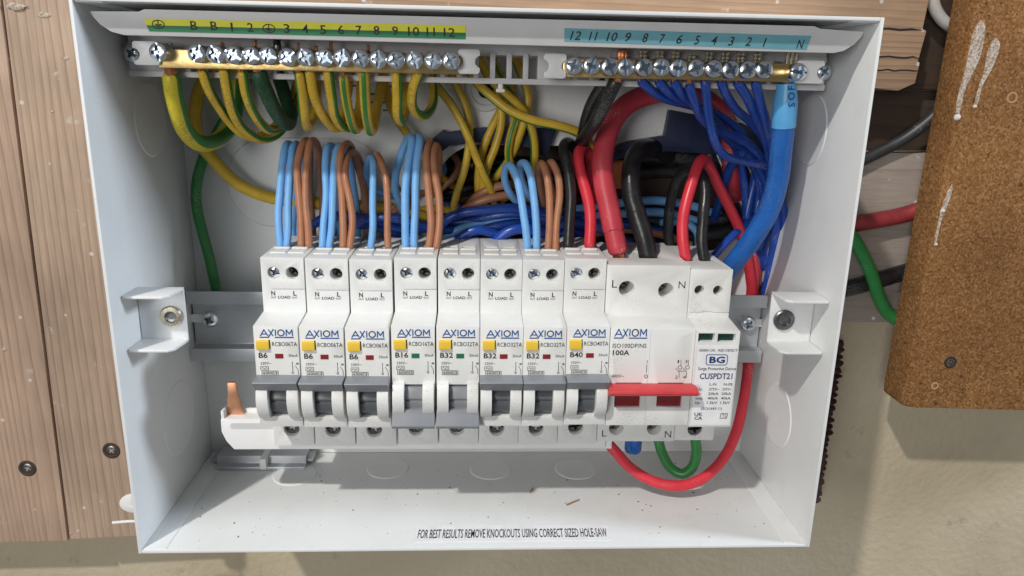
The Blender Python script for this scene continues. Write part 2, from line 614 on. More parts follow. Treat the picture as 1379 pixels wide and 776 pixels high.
tag(MB().box(-45, 148, 103, 111.6, -12, 80.5).build('slot_shade_panel', 'dark_wood', origin=(50, 111.6, -12), bevel=.8),  # added panel that darkens the slot, hiding the lit wall behind
    'dark panel added to darken the cable slot behind the wires', 'board')

# ------------------------------------------------------------------ screws used in several places
def screw_mesh(name, r, h, arm, mat, dome=.25, deep=1.6, slot=False, rec='recess'):
    m = MB().lathe((0, 0, 0), [(r * .92, h), (r, h - .2), (r, .5), (r * .96, .2), (r * .80, 0 - dome * .4), (r * .5, -dome)], 'y', 28)
    me = m.mesh(name, mat)
    c = MB()
    a = arm * .30
    c.prism([(-arm, -a * .9), (-a, -a), (-a * .9, -arm), (a * .9, -arm), (a, -a), (arm, -a * .9), (arm, a * .9), (a, a), (a * .9, arm), (-a * .9, arm), (-a, a), (-arm, a * .9)],
            -2, deep * .75, 'y')
    c2 = MB().lathe((0, 0, 0), [(arm * .62, -2), (arm * .55, -dome), (arm * .12, deep)], 'y', 8)
    cuts = [c.mesh('c', rec), c2.mesh('c', rec)]
    if slot:
        cuts.append(MB().box(-r * 1.2, r * 1.2, -2, .45, -a * .62, a * .62).mesh('c', rec))
    else:
        k = a * .22
        for ang in (45, 135):
            ca, sa = math.cos(math.radians(ang)), math.sin(math.radians(ang))
            L = arm * .86
            cuts.append(MB().prism([(-L * ca + k * sa, -L * sa - k * ca), (L * ca + k * sa, L * sa - k * ca), (L * ca - k * sa, L * sa + k * ca), (-L * ca - k * sa, -L * sa + k * ca)],
                                   -2, .12, 'y').mesh('c', rec))
    return cut(me, cuts, 0, mats=mat, name=name)


SCREW_BIG = screw_mesh('terminal_screw', 3.3, 6.5, 2.35, 'zinc', dome=.35, slot=True)
SCREW_MID = screw_mesh('fixing_screw', 3.4, 2.6, 1.9, 'zinc', dome=.9)
SCREW_DEV = screw_mesh('terminal_screw', 2.5, 2.0, 1.7, 'zinc', slot=True)
SCREW_DEEP = screw_mesh('terminal_screw', 2.5, 2.0, 1.7, 'darkzinc', slot=True, rec='deep_recess')  # dark steel puts the shade of the deeper bore into the colour
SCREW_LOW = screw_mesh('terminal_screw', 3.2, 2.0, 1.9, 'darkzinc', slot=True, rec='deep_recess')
SCREW_WOOD = screw_mesh('wood_screw', 2.9, 1.2, 1.7, 'darkzinc', dome=.1, rec='deep_recess')


def put(me, name, parent, loc, spin=0.0, tilt=(0, 0), scale=None):
    o = obj_from(name, me, parent, loc)
    o.rotation_euler = (tilt[0], spin, tilt[1])
    if scale:
        o.scale = scale
    return o


for (px, py, pl, d, lb) in ((37, 631, p1, 86.6, 0), (150, 607, p2, 87.2, 1)):
    c = at(px, py, d)
    w = MB().ring((c.x, d, c.z), 3.7, .9, 'y', 24, 6, .45)
    t = put(SCREW_WOOD, 'countersunk_screw', None, (c.x, d - .25, c.z), .4 + lb * .5)
    tag(t, ['dull countersunk screw in the outer pine plank', 'dull countersunk screw in the plank beside the cabinet'][lb], 'screw', 'plank screws')
    w.build('countersink_rim', 'dark_wood', t, (c.x, d, c.z))

# ------------------------------------------------------------------ the cabinet
cab = thing('distribution_cabinet', 'open white sheet steel distribution cabinet without its cover', 'cabinet', (0, D, -H2))
T = 1.3
# back panel with its long cable slot and a fixing hole
back = MB().box(-W2, W2, D, D + 1.2, -H2, H2).mesh('back_panel', 'steel_white')


def stadium(x0, x1, z0, z1, r, n=8):
    P = []
    for cx, cz, a0 in ((x1 - r, z1 - r, 0), (x0 + r, z1 - r, 90), (x0 + r, z0 + r, 180), (x1 - r, z0 + r, 270)):
        for i in range(n + 1):
            a = math.radians(a0 + 90 * i / n)
            P.append((cx + r * math.cos(a), cz + r * math.sin(a)))
    return P


slot = MB().prism(stadium(-23, 133, 4, 54.5, 22), D - 5, D + 6, 'y').mesh('c', 'steel_white')
hole = cyl_y(0.8, 79.5, 3.6, D - 5, D + 6).mesh('c', 'steel_white')
obj_from('back_panel', cut(back, [slot, hole], .25, mats='steel_white', name='back_panel'), cab)
# side, floor and top panels
for sgn in (-1, 1):
    x0, x1 = sorted((sgn * W2, sgn * (W2 + T)))
    MB().box(x0, x1, 0, D + 1.2, -H2 - T, H2 + T).build('side_panel', 'steel_white', cab, (sgn * W2, D, -H2), bevel=.35)
MB().box(-W2 + .02, W2 - .02, 0.15, D, -H2 - T, -H2).build('floor_panel', 'steel_white', cab, (0, D, -H2), bevel=.3)
MB().box(-W2 + .02, W2 - .02, 0.15, D, H2, H2 + T).build('top_panel', 'steel_white', cab, (0, D, H2), bevel=.3)
# folded flaps on the floor, seen as fine seams
for sgn in (-1, 1):
    xs = sorted((sgn * W2 - sgn * .05, sgn * (W2 - 9.5)))
    MB().box(xs[0], xs[1], 1.2, D - .1, -H2, -H2 + .32).build('folded_flap', 'steel_white', cab, (xs[0], D, -H2), bevel=.15)
    MB().box(xs[0], xs[1], 1.2, D - .1, H2 - .35, H2).build('folded_flap', 'steel_white', cab, (xs[0], D, H2), bevel=.15)
# pressed knockouts
for (x, y) in ((-92, 62), (-47, 68), (5, 66.5), (48.5, 66.2)):
    MB().disc((x, y, -H2), 10.2, 'z', 1).build('knockout', 'steel_white', cab, (x, y, -H2))
for (x, y, z, R) in ((-W2, 52, 65, 15), (-W2, 50, -70, 17), (W2, 46, 66, 15), (W2, 44, -66, 15)):
    MB().disc((x, y, z), R, 'x', 1 if x < 0 else -1).build('knockout', 'steel_white', cab, (x, y, z))
MB().disc((-100, D, 35), 21, 'y', -1, stretch=34).build('knockout', 'steel_white', cab, (-100, D, 35))
MB().lathe((.8, D, 79.5), [(3.7, -.2), (4.6, -1.6), (7.5, -1.7), (9.6, -.2), (9.8, .3)], 'y', 36).build('boss', 'steel_white', cab, (.8, D, 79.5)) if False else None
MB().ring((.8, D, 79.5), 8.2, 1.7, 'y', 40, 8, .8).build('boss', 'steel_white', cab, (.8, D, 79.5))
MB().disc((88, D, 72), 12, 'y', -1).build('knockout', 'steel_white', cab, (88, D, 72))
# welded cover brackets on both sides
for sgn in (-1, 1):
    fl = lambda x: sgn * x
    m = MB()
    # web facing forward
    yb, yf = 21.5, 8.0
    xi, xo = 121.2, 139.7
    top, bot = 0.2, -21.6
    m.box(min(fl(xi), fl(xo)), max(fl(xi), fl(xo)), yb, yb + 1.1, bot, top)
    b = m.build('cover_bracket', 'steel_white', cab, (fl(xo), yb, bot), bevel=.3)
    for zz, x_in in ((top, 121.2), (bot, 121.2)):
        q = MB()
        poly = [(fl(xi), yb + 1.05), (fl(xo), yb + 1.05), (fl(xo), yf + 1), (fl(xo - .8), yf), (fl(xi + 3.0), yf), (fl(xi + .9), yf + 2.4), (fl(xi), yb - 3)]
        q.prism(poly, zz - 1.0, zz + .12, 'z').build('flange', 'steel_white', b, (fl(xo), yb, zz), bevel=.3)
    c = at(231.5, 425.5, yb) if sgn < 0 else at(1055, 430.5, yb)
    n = MB().lathe((c.x, yb, c.z), [(4.5, .1), (4.5, -1.0), (4.0, -1.5), (2.4, -1.6), (2.2, -1.0), (2.2, 1.5)], 'y', 28)
    n.build('threaded_insert', 'ferrule' if sgn < 0 else 'darkzinc', b, (c.x, yb, c.z))
    MB().lathe((c.x, yb - .9, c.z), [(2.25, .2), (2.25, 0), (.5, .35)], 'y', 20).build('insert_bore', 'darkzinc', b, (c.x, yb, c.z))
# sticker on the floor
st = MB()
a0, a1, a2 = on_floor(563, 709, -H2), on_floor(820, 712, -H2), on_floor(563, 730, -H2)
xl, xr, yb_, yf_ = -28.6, 56.0, 16.6, 4.4
sk = MB().box(xl, xr, yf_, yb_, -H2, -H2 + .12).build('sticker', 'sticker', cab, (xl, yf_, -H2))
MB().text('FOR BEST RESULTS REMOVE KNOCKOUTS USING CORRECT SIZED HOLE-SAW', xl + 1.2, xr - 1.0, 0, 6.4, 0, bold=.006, shear=.14,
          m4=lambda x, y, z: (x, 7.0 + z, -H2 + .2)).build('lettering', 'black_ink', sk, (xl, yf_, -H2), recalc=False)
# faint data label on the back panel
dl = MB().box(-66, -38, D - .12, D, 67, 90).build('data_label', 'sticker', cab, (-66, D, 67))
q = MB()
for i in range(6):
    for j in range(3):
        if random.random() < .85:
            q.strokes([[(-64.5 + j * 8.8, 87.5 - i * 3.6), (-64.5 + j * 8.8 + random.uniform(3, 7), 87.5 - i * 3.6)]], .8, D - .2)
for x in (-56.2, -47.4):
    q.strokes([[(x - .6, 68), (x - .6, 89.5)]], .25, D - .2)
q.build('printed_rows', 'grey_ink', dl, (-66, D, 67), recalc=False)

# ------------------------------------------------------------------ mounting rail
RB = 76.0
rail = thing('mounting_rail', 'galvanised top-hat mounting rail across the cabinet behind the breakers', 'rail', (0, D, -49))
zt, zb = -14.0, -48.8
pr = [(67.4, zt), (68.6, zt), (68.6, zt - 5.2), (75.8, zt - 5.2), (75.8, zb + 5.2), (68.6, zb + 5.2), (68.6, zb), (67.4, zb), (67.4, zb + 6.4), (74.6, zb + 6.4), (74.6, zt - 6.4), (67.4, zt - 6.4)]
MB().prism(pr, -138.8, 138.8).build('rail_profile', 'galv', rail, (0, 76, zb), bevel=.4)
for px, py, sl in ((282, 431, -1), (1008, 437, 1)):
    c = at(px, py, 72)
    MB().prism(stadium(c.x - (12 if sl < 0 else 1), c.x + (1 if sl < 0 else 12), c.z - 2, c.z + 2, 1.9, 4), 74.45, 74.9, 'y').build('slot', 'steel_white', rail, (c.x, 74, c.z))
    put(SCREW_MID, 'fixing_screw', rail, (c.x, 72.0, c.z), .5, scale=(1.18, 1.1, 1.18))
for sgn in (-1, 1):
    MB().box(*sorted((sgn * 133, sgn * 139.5)), 76, D - .05, -44, -18).build('standoff', 'steel_white', rail, (sgn * 139, D, -44), bevel=.4)

# ------------------------------------------------------------------ terminal carrier at the top
tb = thing('terminal_carrier', 'pale plastic terminal carrier with brass earth and neutral bars under the cabinet top', 'terminal bar', (0, D, 82))
# label lip
lip_y = lambda z: 6.0 + (104.6 - z) * .16
P = []
lipx = [(-137.6, 103.6), (-121, 103.9), (-119, 104.7), (119, 104.7), (121, 103.9), (137.6, 103.2)]
bl, br = [(-127.5, 96.0), (-131.5, 97.0), (-134.8, 99.2), (-136.9, 101.8)], [(136.9, 101.2), (134.8, 98.6), (131.5, 96.4), (128, 95.6)]
outl = lipx + br + bl
m = MB()
n = len(outl)
vs = [(x, lip_y(z), z) for x, z in outl] + [(x, lip_y(z) + 2.0, z) for x, z in outl]
m.add(vs, [tuple(range(n)), tuple(range(2 * n - 1, n - 1, -1))] + [(i, i + n, (i + 1) % n + n, (i + 1) % n) for i in range(n)])
m.build('label_lip', 'plastic_body', tb, (0, 8, 98), bevel=.35)
MB().prism([(9.0, 96.1), (9.0, 97.0), (31, 98.6), (33, 98.6), (33, 97.4), (31, 97.4)], -126, 126).build('lip_underside', 'plastic_body', tb, (0, 20, 93), bevel=.3)
MB().prism([(7.9, 101.6), (7.9, 103.2), (38, 104.6), (38, 103.2)], -132, 132).build('lip_web', 'plastic_body', tb, (0, 20, 103), bevel=.3)
# ladder frame
m = MB()
m.box(-137.4, 137.0, 31, 37, 82.2, 84.4)
m.box(-137.4, 137.0, 33.0, 39, 93.2, 104.5)
m.box(-137.4, -121, 32, 38, 84.35, 95)
m.box(124.8, 137.0, 32, 38, 84.35, 95)
m.box(20.5, 29, 32.0, 38, 84.35, 95)
for i in range(40):
    x = -116.2 + i * 6.55
    if 18 < x < 30 or x > 124 or x < -120:
        continue
    m.box(x, x + 2.1, 31.5, 36.5, 84.3, 94)
m.build('ladder_frame', 'plastic_body', tb, (0, 38, 82), bevel=.3)
MB().box(-137.0, 136.8, 39, D, 94, 96).build('support_web', 'plastic_body', tb, (0, D, 94))
c = at(674, 116, 31)
MB().box(c.x - .9, c.x + .9, 31.5, 33.5, c.z - 1.2, 82.3).box(c.x - 1.7, c.x + 1.7, 30.8, 34, c.z - 2.4, c.z - 1.1).build('snap_tab', 'clip_white', tb, (c.x, 32, 82), bevel=.2)
# brass bars
EB, NB = (-122.4, -8.5, 85.4, 92.2), (29.5, 124.2, 85.2, 92.0)
earth_px = [(212, 70), (264, 72), (289, 73), (313, 74), (337, 75), (360, 75), (386, 77), (411, 77), (436, 78), (460, 78), (485, 79), (509, 80), (533, 81), (558, 81), (583, 82), (607, 82)]
neut_px = [(773, 89), (797, 89), (822, 90), (843, 91), (868, 91), (891, 91), (914, 92), (938, 92), (962, 93), (985, 94), (1008, 94), (1030, 94), (1076, 97)]
for nm, bar, pxs in (('earth_bar', EB, earth_px), ('neutral_bar', NB, neut_px)):
    b = MB().box(bar[0], bar[1], 22, 29.5, bar[2], bar[3]).build(nm, 'brass', tb, (bar[0], 29, bar[2]), bevel=.35)
    for px, py in pxs:
        c = at(px, py, 16.2 + random.uniform(-.6, .8))
        put(SCREW_BIG, 'terminal_screw', b, (c.x, c.y, c.z), random.uniform(0, 3.1), (random.uniform(-.05, .05), random.uniform(-.05, .05)))
    for i, (px, py) in enumerate(pxs):      # wire holes seen from below and above
        c = at(px, py, 22)
# white end clips, with a bite for the screw
def clip(x0, x1, z0, z1, bites, y=20.6):
    me = MB().prism(stadium(x0, x1, z0, z1, 1.1, 4), y, y + 3.2, 'y').mesh('bar_clip', 'clip_white')
    cs = [cyl_y(bx, bz, r, y - 2, y + 6).mesh('c', 'clip_white') for bx, bz, r in bites]
    return obj_from('bar_clip', cut(me, cs, .25, mats='clip_white', name='bar_clip'), tb)


def pxbox(x0, y0, x1, y1, d):
    a, b = at(x0, y0, d), at(x1, y1, d)
    return a.x, b.x, b.z, a.z


x0, x1, z1_, z2_ = pxbox(177, 55, 210, 88, 20.6)
clip(x0, x1 + 1.5, z1_, z2_, [(x0, (z1_ + z2_) / 2 - .6, 2.4)])
x0, x1, z1_, z2_ = pxbox(617, 66, 646, 100, 20.6)
clip(x0, x1, z1_, z2_, [(x1 + .5, (z1_ + z2_) / 2, 2.3), (x0 - .4, (z1_ + z2_) / 2, 2.2)])
x0, x1, z1_, z2_ = pxbox(733, 72, 762, 106, 20.6)
clip(x0, x1, z1_, z2_, [(x1 + .4, (z1_ + z2_) / 2, 2.2), (x0 - .4, (z1_ + z2_) / 2, 2.3)])
x0, x1, z1_, z2_ = pxbox(1075, 81, 1108, 113, 20.6)
clip(x0, x1, z1_, z2_, [(x1, (z1_ + z2_) / 2 - .3, 2.6)])
for px, py in ((179, 72), (1108, 97)):
    c = at(px, py, 30)
    put(SCREW_MID, 'fixing_screw', tb, (c.x, 29.2, c.z), .6)


# label strips
def strip(pts, mat, name, lift=.15):
    vs = []
    for px, py in pts:
        c = at(px, py, 7.2)
        y = lip_y(c.z) - lift
        c = at(px, py, y)
        vs.append((c.x, c.y, c.z))
    n = len(vs)
    return MB().add(vs + [(x, y + .1, z) for x, y, z in vs], [tuple(range(n)), tuple(range(2 * n - 1, n - 1, -1))] + [(i, i + n, (i + 1) % n + n, (i + 1) % n) for i in range(n)]) \
        .build(name, mat, tb, vs[0])


ys = strip([(194, 25), (627, 34.5), (627, 44.2), (197, 34)], 'lab_yellow', 'earth_label')
gs = strip([(197, 34.05), (627, 44.25), (627, 53), (201, 42.3)], 'lab_green', 'earth_label')
bs = strip([(760, 38), (1093, 48.5), (1086, 67.5), (760, 56)], 'lab_blue', 'neutral_label')


def lip_text(items, parent, name, hpx, bold=.008, shear=0.0):
    m = MB()
    for txt, px, py, wpx in items:
        c = at(px, py, lip_y(at(px, py, 7).z) - .25)
        k = dist(c) / 1000
        w, h = wpx * k, hpx * k * 1.05
        if txt == '@':
            cx, cz, R = c.x, c.z, h * .62
            ring_ = [[(cx + R * 1.15 * math.cos(a * math.pi / 10), cz + R * .75 * math.sin(a * math.pi / 10)) for a in range(21)]]
            ring_ += [[(cx, cz + R * .75), (cx, cz)], [(cx - R * .7, cz), (cx + R * .7, cz)], [(cx - R * .45, cz - R * .22), (cx + R * .45, cz - R * .22)], [(cx - R * .2, cz - R * .42), (cx + R * .2, cz - R * .42)]]
            for ln in ring_:
                s0 = len(m.v)
                m.strokes([ln], .3, 0)
                for i in range(s0, len(m.v)):
                    x, y, z = m.v[i]
                    m.v[i] = (x, lip_y(z) - .25, z)
        else:
            m.text(txt, c.x - w / 2, c.x + w / 2, c.z - h / 2, h, 0, bold=bold, shear=shear, m4=lambda x, y, z: (x, lip_y(z) - .25, z))
    return m.build(name, 'black_ink', parent, tuple(at(items[0][1], items[0][2], 7)), recalc=False)


lip_text([('@', 213, 33, 0)] + [(t, x, y, w) for t, x, y, w in (('B', 261, 34.5, 9), ('B', 288, 35, 9), ('1', 312, 36.5, 2.6), ('2', 337, 37, 8))] +
         [('@', 362, 38.5, 0)] + [(t, x, y, w) for t, x, y, w in (('3', 386, 38.5, 8), ('4', 411, 39, 8), ('5', 435, 40, 8), ('6', 459, 40.3, 8), ('7', 483, 40.7, 8), ('8', 507, 41, 8),
          ('9', 532, 41.5, 8), ('10', 557, 42.3, 15), ('11', 580, 43, 11), ('12', 605, 43.8, 15))], ys, 'lettering', 10.5)
lip_text([(t, x, y, w) for t, x, y, w in (('12', 775, 48, 15), ('11', 799, 48.6, 12), ('10', 824, 49.5, 15), ('9', 846, 50, 8), ('8', 869, 51, 8), ('7', 892, 52, 8), ('6', 915, 53, 8),
          ('5', 939, 54, 8), ('4', 962, 54.5, 8), ('3', 985, 55.5, 8), ('2', 1008, 56, 8), ('1', 1030, 57, 4.5), ('N', 1078, 59.5, 10))], bs, 'lettering', 10.5, shear=.25)


# ------------------------------------------------------------------ wires
def catmull(pts, step=1.6):
    P = [pts[0] * 2 - pts[1]] + pts + [pts[-1] * 2 - pts[-2]]
    out = []
    for i in range(1, len(P) - 2):
        p0, p1, p2, p3 = P[i - 1:i + 3]
        n = max(3, int((p2 - p1).length / step))
        # centripetal
        t0 = 0
        t1 = t0 + max(1e-4, (p1 - p0).length ** .5)
        t2 = t1 + max(1e-4, (p2 - p1).length ** .5)
        t3 = t2 + max(1e-4, (p3 - p2).length ** .5)
        for k in range(n):
            t = t1 + (t2 - t1) * k / n
            A1 = p0 * ((t1 - t) / (t1 - t0)) + p1 * ((t - t0) / (t1 - t0))
            A2 = p1 * ((t2 - t) / (t2 - t1)) + p2 * ((t - t1) / (t2 - t1))
            A3 = p2 * ((t3 - t) / (t3 - t2)) + p3 * ((t - t2) / (t3 - t2))
            B1 = A1 * ((t2 - t) / (t2 - t0)) + A2 * ((t - t0) / (t2 - t0))
            B2 = A2 * ((t3 - t) / (t3 - t1)) + A3 * ((t - t1) / (t3 - t1))
            out.append(B1 * ((t2 - t) / (t2 - t1)) + B2 * ((t - t1) / (t2 - t1)))
    out.append(pts[-1])
    return out


def tube(m, path, r, n=14, stripe=None, twist=0.0, round_end=False, wob=0.0):
    """a round bar along the path; stripe = (start angle, width) in degrees gets material 1"""
    T0 = (path[1] - path[0]).normalized()
    ref = Vector((0, -1, 0))
    N = (ref - T0 * ref.dot(T0))
    if N.length < .05:
        N = Vector((1, 0, 0)) - T0 * T0.x
    N.normalize()
    rings = []
    L = 0
    prevT = T0
    for i, p in enumerate(path):
        Tn = (path[min(i + 1, len(path) - 1)] - path[max(i - 1, 0)]).normalized()
        ax = prevT.cross(Tn)
        if ax.length > 1e-6:
            N = Matrix.Rotation(prevT.angle(Tn), 3, ax.normalized()) @ N
        N = (N - Tn * N.dot(Tn)).normalized()
        prevT = Tn
        B = Tn.cross(N)
        if i:
            L += (path[i] - path[i - 1]).length
        rr = r * (1 + (random.uniform(-wob, wob) if wob else 0))
        off = math.radians(twist) * L / 100
        rings.append([p + (N * math.cos(2 * math.pi * j / n + off) + B * math.sin(2 * math.pi * j / n + off)) * rr for j in range(n)])
    if round_end:
        for e, sg in ((0, -1), (-1, 1)):
            tdir = (path[0] - path[1]).normalized() if e == 0 else (path[-1] - path[-2]).normalized()
            c = path[e]
            base = rings[e]
            extra = [[c + (q - c) * math.cos(a) + tdir * r * .55 * math.sin(a) for q in base] for a in (.6, 1.1)]
            rings = (extra[::-1] + rings) if e == 0 else (rings + extra)
    o = len(m.f)
    m.loft(rings)
    if stripe:
        a0, aw = stripe
        k = len(rings)
        for i in range(k - 1):
            for j in range(n):
                a = (360 * (j + .5) / n - a0) % 360
                if a < aw + 10:
                    m.mi[o + i * n + j] = 1
    return m


COL_OF = dict(b='lightblue', w='brown', k='black', r='red', n='dkblue', g='green', e=('gy_yellow', 'gy_green'), E=('gyb_yellow', 'gy_green'), d='dkgreen', T='tailblue', R='tailred')
WIRES = {}


def wire(label, pts, width, colour, cat='wire', name='insulated_wire', group=None, stripe=(60, 70), twist=0, n=14, abs_pts=None, jit=True):
    """pts: (px, py, depth mm) read off the photograph; width in picture pixels at the first point"""
    P = [at(*p) for p in pts] if abs_pts is None else [Vector(p) for p in abs_pts]
    r = width / 2 * (dist(P[0]) + dist(P[1])) / 2000
    path = catmull(P)
    if jit:
        ph = random.uniform(0, 9)
        path = [p + Vector((math.sin(i * .23 + ph), math.cos(i * .19 + ph), 0)) * (.38 * min(1, (i - 2) / 8, (len(path) - 3 - i) / 8) if 2 < i < len(path) - 3 else 0) for i, p in enumerate(path)]
    c = COL_OF[colour] if colour in COL_OF else colour
    mats = list(c) if isinstance(c, tuple) else [c]
    m = tube(MB(), path, r, n, stripe if len(mats) > 1 else None, twist, round_end=True)
    o = m.build(name, mats, None, tuple(P[0]))
    tag(o, label, cat, group)
    o['radius'] = r
    WIRES[label] = (o, path, r)
    return o


def ends(o, p0, p1, r, mat='copper', name='copper_end', strands=5):
    """bare strands from p0 to p1 (mm), a part of the wire o"""
    m = MB()
    ax = (p1 - p0)
    u = ax.cross(Vector((0, 1, 0)))
    u = u.normalized() if u.length > 1e-4 else Vector((1, 0, 0))
    v = ax.cross(u).normalized()
    for k in range(strands):
        a = 2 * math.pi * k / strands + .4
        off = (u * math.cos(a) + v * math.sin(a)) * r * (.55 if strands > 1 else 0)
        j = Vector((random.uniform(-.25, .25), random.uniform(-.2, .2), random.uniform(-.2, .2)))
        tube(m, [p0 + off, (p0 + p1) / 2 + off * 1.08 + j, p1 + off * .9 + j], r * (.48 if strands > 1 else 1), 7, round_end=True)
    return m.build(name, mat, o, tuple(p0))


GE = 'green and yellow earth wires'
GB = 'light blue breaker wires'
GW = 'brown breaker wires'
GN = 'dark blue neutral wires'

# ---- earth bar: wires hanging from the brass bar
EW = [
    ('thick yellow and green earth cable at the first screw of the earth bar', [(231, 104, 27), (235, 135, 30), (246, 170, 36), (268, 192, 46), (292, 189, 60), (309, 170, 70), (318, 140, 76), (322, 100, 78), (324, 70, 78)], 27, 'E', (205, 104), 0),
    ('yellow earth wire at the first B terminal, swinging down to the loop pile', [(273, 98, 27), (279, 115, 30), (292, 140, 38), (306, 162, 46), (325, 179, 54), (347, 185, 62), (366, 176, 68), (384, 152, 74), (398, 118, 77), (406, 88, 78)], 15.5, 'e', (265, 40), 20),
    ('yellow earth wire at the second B terminal, lowest of the loops', [(302, 96, 27), (306, 122, 31), (315, 151, 38), (330, 175, 47), (350, 187, 56), (370, 182, 64), (390, 160, 71), (410, 125, 76), (424, 90, 78)], 16, 'e', (262, 40), 10),
    ('earth wire with a central green stripe at terminal one', [(327, 99, 27), (331, 124, 30), (339, 149, 36), (351, 167, 44), (366, 175, 54), (384, 168, 63), (400, 148, 71), (414, 118, 76), (425, 88, 78)], 15.5, 'e', (285, 42), 0),
    ('yellow earth wire with green edge at terminal three, shortest visible curl', [(403, 100, 27), (407, 128, 29), (411, 156, 33), (414, 170, 40), (419, 165, 50), (424, 140, 60), (428, 110, 70), (430, 80, 76)], 15.5, 'e', (30, 50), 0),
    ('plain yellow earth wire at terminal four, leaning towards the next', [(417, 97, 27), (422, 125, 30), (432, 152, 36), (446, 170, 45), (458, 170, 55), (466, 145, 65), (470, 110, 72), (472, 80, 77)], 15.5, 'e', (42, 45), 0),
    ('yellow earth wire with green edge at terminal five', [(442, 97, 27), (446, 128, 30), (452, 155, 36), (463, 171, 45), (475, 168, 56), (483, 145, 65), (487, 110, 72), (488, 80, 77)], 15.5, 'e', (268, 48), 0),
    ('earth wire with bold green stripe and bare copper at terminal six', [(463, 106, 27), (466, 135, 30), (472, 160, 36), (479, 174, 44), (486, 168, 55), (488, 140, 65), (486, 110, 72), (484, 80, 77)], 15, 'e', (328, 48), 0),
    ('straight earth wire with a green centre stripe at terminal seven', [(490, 97, 27), (492, 130, 29), (494, 158, 33), (497, 176, 41), (503, 170, 52), (509, 143, 63), (514, 112, 72), (517, 80, 77)], 16.5, 'e', (332, 42), 0),
    ('yellow earth wire at terminal nine, crossing another behind it', [(534, 97, 27), (535, 128, 29), (536, 152, 34), (541, 163, 42), (545, 150, 54), (547, 120, 66), (548, 85, 76)], 16, 'e', (262, 50), 0),
    ('yellow earth wire at terminal ten in a round loop', [(564, 97, 27), (557, 116, 29), (555, 136, 33), (561, 151, 40), (571, 156, 48), (580, 145, 57), (583, 124, 66), (582, 95, 74), (582, 70, 77)], 15.5, 'e', (215, 90), 0),
]
for i, (lb, pts, w, c, stp, tw) in enumerate(EW):
    o = wire(lb, pts, w * .89, c, 'cable' if i == 0 else 'wire', 'earth_cable' if i == 0 else 'earth_wire', None if i == 0 else GE, stripe=stp, twist=tw)
    p = at(*pts[0])
    top = Vector((p.x - .2, 25.5, 86.2))
    ends(o, p, top, o['radius'] * (.62 if i == 0 else .45), strands=7 if i == 0 else 3)
o = wire('dark green sleeved earth wire among the yellow loops, under terminal two', [(349, 99, 27), (355, 116, 29), (366, 138, 34), (377, 158, 42), (387, 167, 52), (390, 152, 62), (384, 128, 70), (374, 100, 76)], 21, 'd', name='earth_wire', group=GE)
ends(o, at(349, 99, 27), Vector((at(347, 90, 26).x, 25.5, 86.2)), o['radius'] * .6, strands=6)
# bare tails sticking up above the earth bar
for px, py, h, lb in ((300, 62, 3, 1), (402, 64, 3.5, 4), (425, 64, 2.5, 5), (446, 62, 4, 6), (496, 64, 3.5, 8), (226, 59, 2, 0), (345, 62, 4, 3)):
    o = WIRES[EW[lb][0]][0]
    p = at(px, py + 6, 26)
    ends(o, Vector((p.x, 25.5, 92.0)), Vector((p.x + .3, 25.0, 92.0 + h)), .75, name='copper_tail', strands=2 if h > 3 else 1)
# clamp stud between terminals two and three
c = at(373, 56, 27)
stud = MB().lathe((c.x, 27, 92.3), [(1.6, 0), (1.6, 2.4), (1.25, 2.7), (1.6, 3.0), (1.25, 3.3), (1.6, 3.6), (1.25, 3.9), (1.6, 4.2), (1.4, 4.6)], 'z', 14)
stud.build('clamp_stud', 'darkzinc', tb, (c.x, 27, 92.3))

# ---- earth wires running behind the carrier
BK = [
    ('yellow earth wire slanting down from the carrier to the slot, leftmost there', [(560, 70, 76), (583, 108, 74), (605, 138, 72), (621, 166, 71), (637, 200, 71), (652, 234, 73), (662, 258, 78), (668, 285, 88)], 13.5, (235, 75)),
    ('yellow earth wire dropping beside the fixing hole into the slot', [(600, 70, 80), (613, 112, 79), (625, 140, 78), (632, 168, 77), (632, 198, 76), (625, 230, 76), (614, 260, 76), (611, 282, 78), (618, 300, 84)], 12.5, (60, 70)),
    ('earth wire crossing in front of the others towards the black pair', [(622, 80, 70), (641, 109, 66), (664, 131, 63), (688, 150, 61), (716, 162, 60), (750, 169, 60), (778, 178, 62), (796, 196, 68), (800, 215, 78), (800, 240, 86)], 14.5, (55, 70)),
    ('earth wire with a bright green edge below the crossing wire', [(640, 70, 72), (662, 108, 70), (688, 132, 68), (706, 152, 69), (716, 178, 71), (720, 205, 73), (718, 235, 78), (710, 262, 88)], 13.5, (40, 80)),
    ('yellow earth wire curving down at the far end of the crossing group', [(690, 70, 76), (705, 108, 76), (712, 130, 75), (710, 152, 75), (700, 182, 76), (688, 208, 78), (670, 236, 82), (648, 262, 88)], 13.5, (60, 60)),
    ('yellow earth wire passing under the crossing wire, then straight down', [(660, 75, 78), (678, 110, 78), (691, 132, 77), (694, 158, 76), (688, 185, 75), (686, 210, 76), (693, 236, 80), (700, 262, 88)], 13, (330, 50)),
    ('yellow earth wire bending left towards the brown loops in the slot', [(668, 112, 81), (675, 146, 80), (676, 168, 79), (668, 196, 78), (655, 226, 78), (650, 255, 80), (655, 285, 88)], 13, (120, 60)),
    ('yellow earth wire slanting left behind the others, ending in the slot', [(690, 115, 82), (672, 152, 82), (658, 184, 81), (648, 214, 80), (643, 244, 80), (645, 272, 84), (648, 295, 92)], 13, (180, 60)),
    ('dark backed earth wire behind terminal nine, running to the brown pair', [(512, 85, 78), (519, 118, 76), (529, 148, 74), (546, 176, 74), (566, 205, 76), (590, 235, 82), (610, 250, 92)], 13.5, (140, 90)),
]
for lb, pts, w, stp in BK:
    wire(lb, pts, w * .88, 'e', name='earth_wire', group=GE, stripe=stp)
